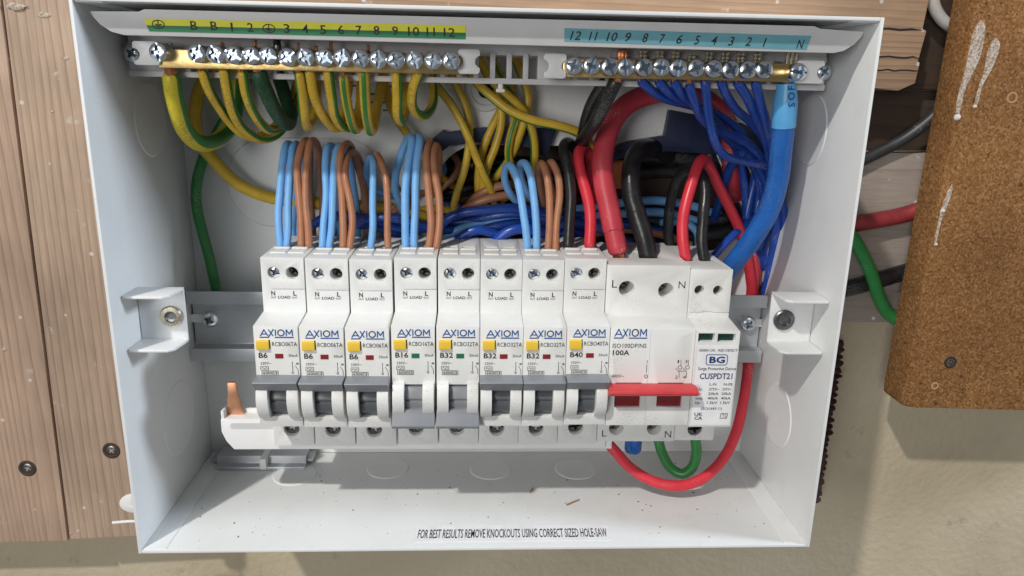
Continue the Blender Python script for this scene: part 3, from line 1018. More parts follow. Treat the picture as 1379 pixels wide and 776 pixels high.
wire('thick yellow and green earth cable sweeping behind the first breaker loops', [(300, 80, 80), (275, 105, 77), (264, 150, 74), (269, 190, 72), (290, 220, 73), (318, 246, 75), (358, 264, 77), (400, 272, 78), (455, 276, 79), (510, 280, 80), (560, 290, 80), (600, 300, 84)], 17, 'e', 'cable', 'earth_cable', stripe=(205, 75))
wire('plain green cable running down behind the end of the mounting rail', [(340, 85, 80), (322, 130, 80), (298, 170, 79), (276, 205, 78), (267, 238, 77), (266, 275, 77), (273, 318, 77), (284, 358, 78), (293, 392, 80), (300, 440, 81)], 14.5, 'g', 'cable', 'earth_cable')

# ---- breaker loops: pairs of light blue and brown wires
ENT = 47.5
def loop(lb, col, pts, w, group):
    return wire(lb, pts, w, col, group=group)


LOOPS = [
    ('light blue wire, outermost of the pair on the first breaker', 'b', [(378, 336, 47), (376, 305, 48), (377, 262, 50), (379, 222, 53), (384, 197, 58), (392, 196, 66), (396, 215, 72), (396, 260, 76), (394, 310, 77), (400, 345, 78)], 11.5),
    ('light blue wire, inner one of the pair on the first breaker', 'b', [(386, 336, 47), (389, 300, 48), (389, 262, 50), (390, 225, 53), (394, 198, 58), (403, 196, 66), (407, 215, 72), (407, 260, 76), (404, 310, 77), (408, 345, 78)], 11.5),
    ('brown wire, outer one of the pair on the first breaker', 'w', [(406, 333, 46), (405, 300, 47), (403, 260, 49), (402, 220, 52), (408, 193, 57), (414, 191, 65), (417, 210, 72), (418, 260, 75), (420, 305, 76), (422, 345, 78)], 11.5),
    ('brown wire, inner one of the pair on the first breaker', 'w', [(416, 333, 46), (415, 300, 47), (412, 260, 49), (412, 220, 52), (417, 192, 57), (426, 192, 65), (431, 212, 72), (433, 260, 75), (434, 305, 76), (437, 345, 78)], 11.5),
    ('light blue wire, outer one of the pair on the second breaker', 'b', [(434, 338, 47), (436, 300, 48), (438, 262, 50), (438, 225, 53), (442, 200, 58), (450, 198, 66), (455, 216, 72), (456, 262, 76), (458, 320, 78)], 11),
    ('light blue wire, inner one of the pair on the second breaker', 'b', [(443, 338, 47), (448, 295, 48), (450, 255, 50), (450, 222, 53), (454, 200, 58), (464, 199, 66), (472, 220, 72), (478, 262, 76), (481, 310, 77), (484, 340, 78)], 11.5),
    ('brown wire, outer one of the crossed pair on the second breaker', 'w', [(462, 335, 46), (463, 300, 47), (461, 265, 49), (456, 230, 52), (458, 206, 55), (465, 195, 61), (473, 196, 69), (480, 216, 74), (489, 256, 76), (494, 310, 78)], 11.5),
    ('brown wire, inner one of the crossed pair on the second breaker', 'w', [(471, 335, 46), (474, 300, 47), (471, 265, 49), (466, 235, 52), (468, 212, 57), (476, 206, 66), (484, 220, 73), (491, 252, 76), (498, 300, 77), (503, 340, 78)], 11),
    ('single light blue wire on the third breaker', 'b', [(499, 338, 47), (503, 300, 48), (503, 265, 50), (502, 235, 53), (501, 217, 58), (497, 214, 66), (494, 230, 74), (500, 252, 78), (520, 262, 82), (550, 268, 92)], 11),
    ('single brown wire on the third breaker with a sharp kink', 'w', [(523, 337, 46), (521, 300, 47), (522, 265, 49), (521, 240, 52), (515, 220, 56), (508, 209, 62), (506, 212, 70), (515, 232, 77), (530, 250, 82), (550, 262, 92)], 10.5),
    ('light blue wire, outer tall one of the pair on the fourth breaker', 'b', [(547, 340, 47), (545, 300, 48), (547, 255, 50), (551, 215, 53), (554, 190, 57), (550, 184, 63), (543, 200, 68), (535, 232, 72), (533, 256, 75), (539, 278, 77), (548, 310, 79)], 12),
    ('light blue wire, inner tall one of the pair on the fourth breaker', 'b', [(558, 340, 47), (558, 300, 48), (559, 255, 50), (563, 215, 53), (566, 191, 57), (563, 184, 64), (556, 200, 71), (550, 240, 76), (548, 280, 78), (552, 320, 79)], 12),
    ('brown wire, outer one of the pair on the fourth breaker', 'w', [(577, 339, 46), (581, 300, 47), (579, 262, 49), (574, 225, 52), (573, 203, 56), (577, 192, 62), (582, 200, 70), (584, 230, 78), (585, 270, 88)], 12),
    ('brown wire, inner one of the pair on the fourth breaker', 'w', [(587, 339, 46), (592, 302, 47), (590, 265, 49), (585, 235, 52), (584, 212, 56), (588, 197, 62), (591, 205, 70), (590, 235, 78), (590, 265, 90)], 12),
    ('light blue looped wire, outer one on the seventh breaker', 'b', [(711, 342, 47), (708, 305, 48), (703, 268, 50), (695, 238, 53), (687, 224, 57), (680, 226, 63), (680, 243, 69), (690, 264, 74), (705, 280, 80), (715, 300, 90)], 12),
    ('light blue looped wire, inner one on the seventh breaker', 'b', [(723, 342, 47), (722, 305, 48), (720, 265, 50), (715, 236, 53), (707, 221, 57), (700, 222, 63), (701, 238, 69), (710, 258, 75), (724, 275, 82), (735, 295, 92)], 12),
    ('brown looped wire, outer one on the seventh breaker', 'w', [(738, 340, 46), (740, 300, 47), (741, 265, 49), (737, 237, 52), (730, 221, 56), (725, 226, 62), (727, 248, 69), (733, 272, 76), (740, 300, 86)], 11.5),
    ('brown looped wire, inner one on the seventh breaker', 'w', [(748, 340, 46), (750, 300, 47), (753, 262, 49), (750, 235, 52), (743, 219, 56), (739, 226, 63), (742, 250, 71), (750, 275, 80), (758, 300, 90)], 11.5),
]
for lb, col, pts, w in LOOPS:
    o = loop(lb, col, pts, w * .89, GB if col == 'b' else GW)

# ---- thick feeds on the right
wire('black wire curling over on the eighth breaker', [(765, 333, 46), (767, 305, 47), (768, 265, 49), (764, 225, 53), (760, 200, 58), (766, 192, 66), (777, 205, 73), (784, 235, 79), (790, 270, 90)], 15, 'k')
wire('red wire looping over on the eighth breaker', [(794, 331, 46), (795, 305, 47), (794, 278, 49), (788, 250, 52), (781, 226, 55), (779, 207, 59), (786, 199, 65), (795, 213, 71), (798, 240, 78), (800, 270, 88)], 15.5, 'r')
o = wire('thick red supply tail bending up from the main switch', [(832, 337, 44), (828, 318, 45), (822, 285, 47), (813, 250, 50), (810, 222, 53), (815, 192, 57), (826, 163, 61), (846, 140, 65), (876, 127, 69), (912, 124, 73), (950, 134, 77), (976, 160, 79), (985, 200, 80), (986, 240, 84), (988, 270, 95)], 27, 'R', 'cable', 'supply_tail', n=20)
# cut edge of the outer sheath
c = at(825, 312, 45)
P_ = WIRES['thick red supply tail bending up from the main switch'][1]
i0 = min(range(len(P_)), key=lambda i: (P_[i] - c).length)
sh = tube(MB(), [q for q in P_[max(0, i0 + 1):i0 + 44]], o['radius'] * 1.07, 20)
kk = MB()
vs = []
for j, v in enumerate(sh.v[:20]):
    v = Vector(v)
    vs.append(v)
for j in range(20):
    tdir = (P_[i0] - P_[i0 + 1]).normalized()
    sh.v[j] = tuple(Vector(sh.v[j]) + tdir * random.uniform(-.2, 1.3))
sh.build('outer_sheath', 'tailred', o, tuple(P_[0]))
o = wire('thick black supply tail bending up from the main switch', [(873, 346, 44), (868, 322, 45), (859, 290, 48), (850, 258, 51), (849, 230, 55), (853, 211, 61), (863, 200, 70), (878, 199, 80), (893, 205, 90), (905, 215, 100)], 25, 'k', 'cable', 'supply_tail', n=18)
# torn sheath scar on the black tail
P_ = WIRES['thick black supply tail bending up from the main switch'][1]
m = tube(MB(), [P_[i] for i in range(7, 13)], o['radius'] * 1.06, 16, wob=.06)
m.build('torn_sheath', 'black', o, tuple(P_[0]))
wire('red wire arching over the surge device and down behind it', [(924, 349, 43), (920, 325, 44), (921, 295, 46), (929, 255, 50), (938, 226, 55), (946, 215, 60), (955, 224, 65), (967, 248, 68), (983, 282, 71), (998, 315, 73), (1008, 350, 74), (1012, 400, 78), (1012, 450, 79)], 15.5, 'r')
wire('black looped wire beside the red one on the surge device', [(949, 356, 43), (945, 325, 44), (946, 290, 46), (949, 258, 51), (945, 234, 57), (932, 227, 63), (914, 240, 68), (903, 270, 71), (900, 305, 73), (903, 345, 75)], 15, 'k')

for lb_, px0, py0, q in (('thick red supply tail bending up from the main switch', 835, 352, .55), ('black wire curling over on the eighth breaker', 765, 345, .5),
                     ('red wire looping over on the eighth breaker', 794, 343, .5), ('red wire arching over the surge device and down behind it', 925, 362, .5)):
    o_, pa_, r_ = WIRES[lb_]
    ends(o_, pa_[0] + (pa_[1] - pa_[0]).normalized() * .3, at(px0, py0, pa_[0].y), r_ * q, strands=7)

# ---- neutral bar
NEU = [
    ('dark blue neutral wire at terminal eight, lying across the red tail', [(864, 110, 27), (876, 121, 30), (896, 133, 37), (922, 140, 46), (950, 147, 57), (975, 160, 66), (1000, 182, 72), (1015, 215, 76), (1020, 255, 78), (1015, 300, 79)], 15.5),
    ('dark blue neutral wire at terminal seven', [(887, 110, 27), (898, 122, 30), (915, 134, 37), (938, 145, 47), (960, 160, 58), (980, 182, 68), (996, 215, 74), (1003, 250, 77), (1005, 290, 78)], 15.5),
    ('dark blue neutral wire at terminal six', [(908, 111, 27), (916, 124, 30), (930, 139, 38), (950, 158, 50), (975, 180, 62), (1000, 205, 71), (1020, 235, 76), (1030, 270, 78), (1026, 310, 79)], 15.5),
    ('dark blue neutral wire at terminal five, showing bare copper', [(928, 116, 27), (935, 137, 30), (944, 158, 37), (962, 172, 46), (990, 185, 56), (1015, 200, 64), (1032, 225, 70), (1040, 260, 73), (1036, 300, 75), (1026, 340, 78)], 15.5),
    ('long dark blue neutral wire at terminal four, hooking below the others', [(949, 110, 27), (953, 140, 29), (957, 170, 32), (963, 194, 36), (976, 210, 42), (1000, 217, 48), (1028, 223, 53), (1048, 232, 58), (1058, 255, 64), (1060, 290, 69), (1054, 330, 73), (1042, 375, 77), (1030, 420, 79)], 15),
    ('dark blue neutral wire at terminal three', [(971, 110, 27), (978, 128, 31), (992, 147, 38), (1010, 164, 46), (1027, 186, 54), (1038, 215, 61), (1042, 255, 66), (1034, 300, 71), (1020, 335, 75)], 15),
    ('dark blue neutral wire at terminal two', [(993, 111, 27), (1006, 131, 30), (1018, 155, 36), (1028, 182, 43), (1036, 212, 50), (1044, 250, 57), (1046, 295, 64), (1040, 345, 71), (1030, 395, 77)], 16),
    ('dark blue neutral wire at terminal one, nearest the thick blue tail', [(1017, 111, 27), (1023, 134, 30), (1031, 160, 35), (1037, 190, 41), (1042, 225, 48), (1052, 265, 56), (1056, 305, 64), (1050, 350, 71), (1038, 400, 77)], 15.5),
]
for i, (lb, pts, w) in enumerate(NEU):
    o = wire(lb, pts, w * .83, 'n', group=GN, name='neutral_wire')
    p = at(*pts[0])
    ends(o, p, Vector((p.x - .9, 25.5, 86.0)), o['radius'] * .5, strands=3)
    c = at((864, 891 - 12, 903, 919, 947 - 1, 973 - 1, 993, 1018)[i] if False else [865, 888, 909, 931, 954, 976, 997, 1020][i], 80, 26)
    hh = 4.2 if i != 3 else 3.0
    m = MB()
    for dx in (-.85, .85):
        m.lathe((c.x + dx, 25.8, 91.8), [(.8, 0), (.8, 1.0), (.62, 1.2), (.85, 1.5), (.85, 2.4), (.62, 2.7), (.85, 3.0), (.85, hh - .3), (.5, hh)], 'z', 10)
    m.build('crimp_ferrule', 'ferrule', o, (c.x, 25.8, 91.8))
for lb, pts, w in (('black wire hanging from neutral terminal nine, front of the two', [(829, 110, 27), (820, 128, 29), (808, 150, 34), (797, 172, 42), (788, 186, 52), (783, 190, 62), (780, 205, 74), (782, 235, 88)], 19),
                   ('black wire hanging from neutral terminal nine, hidden half behind', [(818, 106, 34), (805, 126, 40), (793, 150, 46), (786, 172, 52), (784, 188, 60), (790, 205, 72), (796, 235, 88)], 17)):
    o = wire(lb, pts, w, 'k', group='black wires at the neutral bar')
    if 'front' in lb:
        ends(o, at(829, 110, 27), Vector((at(833, 100, 26).x, 25.5, 86.0)), 2.0, strands=6)
        ends(o, Vector((at(838, 80, 26).x, 25.5, 91.8)), Vector((at(838, 70, 26).x, 25.3, 95.6)), 2.0, name='copper_tail', strands=6)
o = wire('thick blue supply tail curving from the neutral bar to the main switch', [(1056, 160, 28), (1053, 200, 30), (1047, 242, 33), (1033, 287, 37), (1012, 324, 42), (990, 352, 48), (968, 380, 54), (945, 405, 60)], 29.5, 'T', 'cable', 'supply_tail', n=22)
P_ = [at(1059, 112, 26.5), at(1058, 135, 27.2), at(1056, 158, 28), at(1055.3, 171, 28.5)]
pa = catmull(P_)
m = MB()
rings = []
r = o['radius'] * 1.08
m = tube(MB(), pa, r, 22)
for i in range(len(pa)):           # flattened and pinched towards the terminal
    t = i / (len(pa) - 1)
    k = .72 + .28 * min(1, t * 2.5)
    for j in range(22):
        v = Vector(m.v[i * 22 + j])
        m.v[i * 22 + j] = tuple(pa[i] + (v - pa[i]) * k)
slv = m.build('printed_sleeve', 'sleeve', o, tuple(P_[0]))
ends(o, at(1060, 112, 26.5), Vector((at(1061, 100, 26).x, 25.5, 86)), 2.2, 'ferrule', 'crimp_end', 5)
# SOFT printed along the sleeve (last letters turned out of sight)
m = MB()
for ch, py in (('S', 141), ('O', 129.5), ('F', 118.5)):
    c = at(1061, py, 26)
    vs, fs, w = letters(ch, .012)
    k = 2.7 / .69
    cy = 27.6 - r * 1.0 - .35 + (130 - py) * .012
    m.add([(c.x - (b * k - 1.35), cy + ((b * k - 1.35) ** 2) * .06, c.z + (a - w / 2) * k) for a, b in vs], fs)
m.build('lettering', 'navy_ink', slv, tuple(P_[0]), recalc=False)
for i, (px) in enumerate((1062, 1068, 1074)):
    c = at(px, 76, 26)
m = MB()
for px in (1060, 1066, 1072):
    c = at(px, 82, 26)
    m.lathe((c.x, 25.8, 91.8), [(.8, 0), (.8, 5.2), (.4, 5.5)], 'z', 10)
m.build('crimp_ferrule', 'ferrule', o, (at(1066, 82, 26).x, 25.8, 91.8))

# ---- jumble lying behind the breakers
JUM = [
    ('dark blue wire emerging beside the first breaker pair, lying low', 'n', [(412, 312, 72), (424, 301, 70), (440, 293, 69), (468, 291, 70), (500, 297, 72), (530, 306, 74), (560, 309, 76), (590, 304, 78)], 12.5),
    ('dark blue wire arching behind the third breaker pair', 'n', [(476, 303, 73), (495, 297, 71), (520, 293, 70), (545, 296, 72), (570, 304, 74), (600, 310, 77), (625, 312, 80)], 12.5),
    ('dark blue wire rising behind the fifth and sixth breakers', 'n', [(590, 312, 74), (600, 297, 72), (622, 287, 71), (655, 283, 70), (690, 281, 70), (722, 285, 72), (750, 292, 76), (775, 300, 82)], 13),
    ('short dark blue hump above the fifth breaker', 'n', [(610, 330, 70), (624, 317, 69), (641, 310, 69), (660, 313, 71), (678, 320, 75), (690, 330, 78)], 12.5),
    ('short dark blue hump above the sixth breaker', 'n', [(664, 330, 70), (676, 317, 69), (694, 309, 69), (718, 309, 71), (745, 314, 74), (775, 322, 78)], 14),
    ('dark blue wire passing low behind the black and red pair', 'n', [(730, 318, 76), (750, 305, 75), (775, 299, 75), (800, 304, 77), (825, 316, 79), (850, 330, 81)], 13),
    ('muted light blue wire lying flat behind the fifth breaker', 'b', [(592, 325, 79), (612, 312, 78), (640, 302, 78), (672, 296, 78), (705, 297, 80), (735, 304, 84)], 11),
    ('light blue wire deep in the slot, upper of the two behind the tails', 'b', [(760, 285, 90), (800, 278, 92), (840, 273, 92), (885, 270, 92), (930, 277, 93), (970, 290, 95), (1015, 300, 100)], 12),
    ('light blue wire deep in the slot, lower of the two behind the tails', 'b', [(755, 298, 88), (795, 292, 89), (840, 288, 90), (885, 286, 91), (925, 294, 92), (965, 308, 95), (1015, 318, 100)], 12),
    ('brown wire arching in the slot, upper of two beside the blue loops', 'w', [(628, 285, 84), (640, 266, 80), (660, 254, 78), (690, 249, 79), (715, 255, 84), (735, 268, 92)], 11.5),
    ('brown wire arching in the slot, lower of two beside the blue loops', 'w', [(616, 292, 82), (632, 278, 78), (655, 269, 76), (685, 263, 77), (710, 266, 82), (730, 280, 90)], 11.5),
    ('brown wire curling in the slot behind the fourth breaker pair', 'w', [(585, 262, 88), (598, 250, 86), (612, 238, 86), (618, 222, 88), (610, 208, 92)], 10),
    ('light blue wire curling in the slot behind the fourth breaker pair', 'b', [(575, 270, 90), (592, 245, 90), (598, 228, 91), (592, 215, 94)], 9),
    ('dark blue wire drawn straight from the surge device to the corner', 'n', [(948, 362, 60), (970, 335, 66), (998, 308, 73), (1022, 288, 78), (1045, 275, 81)], 11),
    ('dark blue wire standing upright behind the thick blue tail', 'n', [(1020, 225, 80), (1012, 262, 78), (1006, 300, 77), (1014, 330, 78), (1030, 360, 80)], 13),
    ('dark blue wire leaning behind the thick blue tail, next to the red one', 'n', [(1032, 235, 81), (1022, 270, 79), (1018, 305, 79), (1026, 335, 79), (1040, 365, 81)], 13),
    ('black wire bundled behind the thick blue tail by the side wall', 'k', [(1030, 240, 82), (1042, 290, 80), (1046, 330, 79), (1038, 370, 79), (1024, 405, 80)], 16),
    ('dark red cable end hanging behind the thick blue tail', 'R', [(1012, 340, 79), (1016, 365, 79), (1014, 390, 80), (1010, 420, 80)], 17),
    ('brown wire lying low behind the main switch', 'w', [(790, 318, 84), (830, 310, 86), (870, 312, 86), (905, 320, 84), (930, 330, 83)], 10),
    ('black wire draped behind the looped blue wires', 'k', [(640, 225, 97), (690, 232, 96), (740, 240, 96), (780, 250, 97), (820, 262, 99)], 15),
    ('dark blue wire crossing the slot under the brown arches', 'n', [(600, 276, 92), (640, 284, 90), (680, 292, 88), (720, 296, 87), (770, 290, 88), (810, 296, 92)], 12),
    ('dark blue wire lowest of those behind the fifth breaker', 'n', [(596, 322, 80), (630, 316, 77), (670, 304, 76), (715, 300, 77), (760, 308, 79), (790, 318, 80)], 12),
    ('brown wire dipping behind the pair on the third breaker', 'w', [(515, 300, 78), (528, 288, 77), (545, 275, 79), (565, 262, 84), (585, 255, 92)], 10.5),
    ('black cable hanging in the slot beside the dark red one', 'k', [(955, 205, 96), (968, 235, 95), (985, 265, 94), (1000, 295, 94), (1010, 330, 95)], 22),
    ('black cable curving down the far end of the slot', 'k', [(1000, 205, 97), (1015, 240, 95), (1020, 275, 94), (1005, 305, 93), (970, 318, 92)], 18),
    ('dark blue wire tucked against the side wall beside the thick tail', 'n', [(1056, 225, 72), (1064, 265, 75), (1066, 305, 77), (1058, 345, 79), (1048, 395, 80)], 14),
    ('dark blue wire falling between the thick tail and the side wall', 'n', [(1046, 230, 76), (1050, 275, 78), (1050, 320, 80), (1040, 360, 81), (1024, 400, 82)], 13),
    ('black cable lying across the bottom of the slot', 'k', [(560, 318, 92), (620, 315, 93), (700, 318, 92), (800, 322, 91), (900, 322, 91), (985, 310, 90)], 18),
]
for lb, col, pts, w in JUM:
    wire(lb, pts, w, col, 'cable' if col == 'R' else 'wire', group={'n': GN, 'b': GB, 'w': GW}.get(col))
SHADE_TANGLE = [  # black cables added to make the inside of the slot darker
    ('k', [(770, 232, 99), (820, 217, 98), (880, 210, 97), (940, 212, 97), (1005, 224, 98)], 24),
    ('k', [(780, 250, 101), (840, 236, 101), (900, 230, 101), (960, 236, 101), (1010, 250, 101)], 20),
    ('k', [(590, 232, 100), (640, 222, 99), (700, 220, 99), (760, 228, 100), (800, 245, 101)], 20),
    ('k', [(590, 262, 100), (650, 252, 100), (720, 256, 100), (780, 270, 100)], 18),
    ('k', [(820, 300, 96), (860, 295, 95), (905, 302, 94), (950, 300, 94), (1000, 285, 96)], 18),
]
for i, (col, pts, w) in enumerate(SHADE_TANGLE):
    wire(('added black cable darkening the slot under the navy edging, uppermost', 'added black cable darkening the slot between black tail and red arch',
          'added black cable darkening the slot behind the crossing earth wires', 'added black cable darkening the slot behind the brown arches',
          'added black cable darkening the slot low behind the surge wires')[i], pts, w, col, 'cable', 'sheathed_cable', 'black cables added to darken the slot')
EXTRA = [
    ('dark blue wire lying under the second breaker loops, nearest the panel', 'n', [(440, 318, 79), (465, 306, 78), (495, 304, 77), (530, 314, 78), (560, 320, 80)], 11),
    ('dark blue wire weaving between the brown arches and the humps', 'n', [(595, 300, 82), (630, 298, 79), (668, 290, 75), (705, 288, 74), (740, 298, 76), (768, 312, 79)], 11),
    ('dark blue wire dipping behind the thick red tail', 'n', [(745, 300, 84), (780, 306, 82), (815, 300, 83), (850, 304, 86), (890, 312, 90)], 12),
    ('muted blue wire curling up beside the surge device', 'b', [(890, 300, 90), (920, 300, 88), (938, 312, 84), (940, 332, 82), (930, 350, 82)], 10),
    ('yellow earth wire curling low behind the looped blue wires', 'e', [(655, 300, 93), (668, 276, 90), (690, 262, 88), (712, 268, 90), (728, 290, 94)], 11),
    ('yellow earth wire lying deep behind the fourth breaker pair', 'e', [(545, 292, 84), (575, 282, 84), (605, 284, 86), (632, 294, 90)], 11),
    ('dark blue wire leaving the neutral bundle towards the slot', 'n', [(1000, 205, 62), (985, 222, 70), (975, 245, 78), (968, 275, 86), (960, 300, 94)], 12),
    ('dark blue wire crossing the neutral bundle low down', 'n', [(960, 168, 62), (985, 190, 66), (1010, 212, 69), (1030, 245, 72), (1036, 285, 76), (1028, 325, 80)], 12),
]
for lb, col, pts, w in EXTRA:
    wire(lb, pts, w, col, group={'n': GN, 'b': GB, 'e': GE}[col], name='earth_wire' if col == 'e' else 'insulated_wire')
# orange connector in the slot
c = at(838, 235, 90)
tag(MB().box(c.x - 5.5, c.x + 4, 88, 96, c.z - 7, c.z + 7).build('wire_connector', 'orange', origin=(c.x, 96, c.z - 7), bevel=.8), 'small orange connector glimpsed in the slot behind the red tail', 'connector')

# navy edging around the slot
def flat_px(outline, d0, d1, name, mat, parent=None):
    vs = [at(px, py, d0) for px, py in outline]
    P = [(v.x, v.z) for v in vs]
    return MB().prism(P, d0, d1, 'y').build(name, mat, parent, (P[0][0], d1, P[0][1]), bevel=.3)


tag(flat_px([(576, 192), (597, 175), (602, 178), (650, 172), (700, 171), (750, 174), (735, 214), (715, 200), (680, 194), (640, 192), (605, 197), (580, 215)], 80, 84.9, 'edging_strip', 'navy'),
    'navy plastic edging strip behind the yellow earth wires', 'edging strip')
tag(flat_px([(902, 148), (950, 157), (1000, 166), (1032, 182), (1034, 220), (1000, 214), (960, 208), (900, 204), (850, 208), (815, 222), (770, 235), (768, 218), (800, 205), (850, 190), (895, 183)], 80, 84.9, 'edging_strip', 'navy'),
    'navy plastic edging strip behind the dark blue neutral wires', 'edging strip')

# ------------------------------------------------------------------ breakers
PITCH = 17.75
BW = 17.35
Z0 = -73.2
YD = 50.0
O_ = Vector((0, YD, Z0))


def L3(x, y, z):
    return (x, y, z)


prof = [(72, 12.1), (26, 12.1), (26, -10.6), (10, -12.1), (10, -55.3), (28, -56.4), (28, Z0), (72, Z0)]


def rcbo_body():
    me = MB().prism(prof, 0, BW).mesh('body', 'plastic')
    cs = []
    cs.append(cyl_y(4.95, 5.6, 2.62, 20, 34).mesh('c', 'plastic'))
    cs.append(cyl_y(12.45, 5.6, 2.62, 20, 34).mesh('c', 'plastic'))
    cs.append(cyl_y(7.9, -65.4, 3.4, 20, 38).mesh('c', 'plastic'))
    cs.append(MB().box(2.2, 7.4, 43.5, 51, 6, 20).mesh('c', 'plastic'))
    cs.append(MB().box(9.7, 15.0, 43.5, 51, 6, 20).mesh('c', 'plastic'))
    cs.append(MB().box(4.9, 12.5, 4, 18, -50.8, -37.0).mesh('c', 'plastic'))
    g = MB()
    g.box(4.0, 20, 25.7, 27, -1.35, -1.15)
    cs.append(g.mesh('c', 'plastic'))
    cs.append(MB().box(7.9, 8.1, 40, 80, 11.7, 20).mesh('c', 'plastic'))
    cs.append(MB().box(8.2, 10.5, 7, 10.6, -25.6, -23.4).mesh('c', 'plastic')) if False else None
    return cut(me, cs, .28, 2, 'plastic', 'body')


BODY = rcbo_body()
# the raised collars round the wire entries
m = MB()
for x0, x1 in ((1.6, 8.0), (9.1, 15.6)):
    m.box(x0, x1, 41.6, 43.4, 12.0, 13.1)
    m.box(x0, x1, 34.5, 41.5, 11.9, 12.55)
COLLAR = m.mesh('entry_collar', 'plastic', bevel=.15)


def arc(cy, cz, r, a0, a1, n):
    return [(cy - r * math.cos(math.radians(a0 + (a1 - a0) * i / n)), cz + r * math.sin(math.radians(a0 + (a1 - a0) * i / n))) for i in range(n + 1)]


cheek_prof = [(10.5, -35.6), (7.4, -36.2), (6.0, -38.2), (5.2, -41.0), (5.2, -43.6), (5.9, -46.6), (7.4, -49.4), (9.2, -51.0), (10.5, -51.3)]
m = MB()
for x0, x1 in ((.35, 4.95), (12.45, 17.0)):
    m.prism(cheek_prof, x0, x1)
CHEEKS = m.mesh('switch_cheeks', 'plastic', bevel=.25)
drum = [(18.5, -37.5)] + [(14.0 - 5.3 * math.cos(math.radians(a)), -44 + 6.9 * math.sin(math.radians(a))) for a in (75, 55, 35, 18, 9)] + \
       [(9.6, -43.3), (9.6, -43.9)] + [(14.0 - 5.3 * math.cos(math.radians(a)), -44 + 6.9 * math.sin(math.radians(a))) for a in (-2, -20, -38, -56, -75)] + [(18.5, -50.4)]
DRUM = MB().prism(drum, 5.05, 12.35).mesh('switch_drum', 'darkgrey', bevel=.12)
DRUM_L = MB().prism(drum, 5.05, 12.35).mesh('switch_drum', 'grey', bevel=.12)
TOG_UP = MB().prism([(10.3, -32.6), (3.4, -33.1), (2.9, -33.6), (6.6, -38.1), (10.3, -38.4)], .05, 17.3).mesh('toggle', 'grey', bevel=.3)
TOG_DN = MB().prism([(10.4, -46.6), (7.2, -47.0), (4.6, -53.2), (5.0, -54.4), (10.4, -54.0)], .05, 17.3).mesh('toggle', 'grey', bevel=.3)
BUTTON = MB().box(1.0, 5.9, 8.6, 10.4, -21.6, -17.7).mesh('test_button', 'yellow', bevel=.5, seg=3)
m = MB().box(5.8, 6.25, 9.8, 10.3, -21.4, -17.7)
BUTSLOT = m.mesh('button_recess', 'hole')


def logo(m, x0, x1, z0, z1, y, mi=0):
    """blue maker's mark: five capitals, the X with a long foot, two underlines"""
    w, h = x1 - x0, z1 - z0
    X = lambda t: x0 + w * t
    Z = lambda t: z0 + h * t
    s = [[(X(.02), Z(.22)), (X(.13), Z(.95)), (X(.24), Z(.22))], [(X(.075), Z(.42)), (X(.2), Z(.42))],
         [(X(.27), Z(.95)), (X(.39), Z(.22))], [(X(.41), Z(1.0)), (X(.25), Z(0))],
         [(X(.47), Z(.95)), (X(.47), Z(.24))],
         [(X(.635) + w * .095 * math.cos(a * math.pi / 10), Z(.58) + h * .36 * math.sin(a * math.pi / 10)) for a in range(21)],
         [(X(.79), Z(.22)), (X(.80), Z(.95)), (X(.885), Z(.45)), (X(.97), Z(.95)), (X(.98), Z(.22))]]
    m.strokes(s, .46, y, mi)
    m.strokes([[(X(0), Z(.02)), (X(.25), Z(.02))], [(X(.455), Z(.02)), (X(1.0), Z(.02))]], .5, y, mi)


m = MB()
logo(m, 2.5, 15.6, -16.75, -13.35, 9.9)
LOGO = m.mesh('maker_mark', 'blue_ink', recalc=False)


def rcbo_print(model, rating):
    y = 9.9
    out = {}

    def keep(name, m):
        out[name] = m.mesh(name, 'black_ink', recalc=False)

    keep('model_lettering', MB().text(model, 7.0, 16.9, -20.35, 1.75, y, bold=.004))
    keep('rating_lettering', MB().text(rating, 1.5, 1.5 + 1.72 * len(rating), -25.35, 2.1, y, bold=.02))
    keep('current_lettering', MB().text('30mA', 13.2, 16.9, -24.9, 1.15, y))
    keep('voltage_lettering', MB().text('230V~', 1.9, 6.2, -28.2, 1.1, y))
    m = MB()
    m.strokes([[(1.9, -30.5), (5.0, -30.5), (5.0, -29.0), (1.9, -29.0), (1.9, -30.5)], [(2.3, -29.9), (2.8, -29.4), (3.5, -30.1), (4.1, -29.5), (4.6, -29.9)]], .17, y)
    m.strokes([[(2.3, -32.7), (8.7, -32.7), (8.7, -30.95), (2.3, -30.95), (2.3, -32.7)], [(7.0, -32.7), (7.0, -30.95)]], .2, y)
    m.text('6000', 2.7, 6.7, -32.4, 1.15, y, bold=.01)
    m.text('3', 7.35, 8.3, -32.4, 1.15, y, bold=.01)
    keep('capacity_mark', m)
    m = MB()
    m.strokes([[(14.6, -27.0), (14.6, -30.9)], [(15.7, -28.7), (16.7, -30.4), (16.8, -32.4)], [(16.2, -27.4), (16.9, -28.2)], [(16.9, -27.4), (16.2, -28.2)], [(16.2, -27.8), (17.0, -27.8)]], .2, y)
    m.strokes([[(14.6 + .35 * math.cos(a), -31.6 + .45 * math.sin(a)) for a in [k * math.pi / 5 for k in range(11)]]], .2, y)
    keep('circuit_symbol', m)
    yu = 25.9
    m = MB()
    m.text('N', 3.6, 5.2, -3.9, 1.9, yu, bold=.02)
    m.text('OUT', 3.3, 5.5, -5.2, .85, yu)
    keep('neutral_lettering', m)
    m = MB()
    m.text('L', 12.6, 13.9, -3.9, 1.9, yu, bold=.02)
    m.text('OUT', 12.0, 14.2, -5.2, .85, yu)
    keep('line_lettering', m)
    keep('load_lettering', MB().text('LOAD', 6.3, 11.4, -5.2, 1.15, yu, bold=.016))
    return out


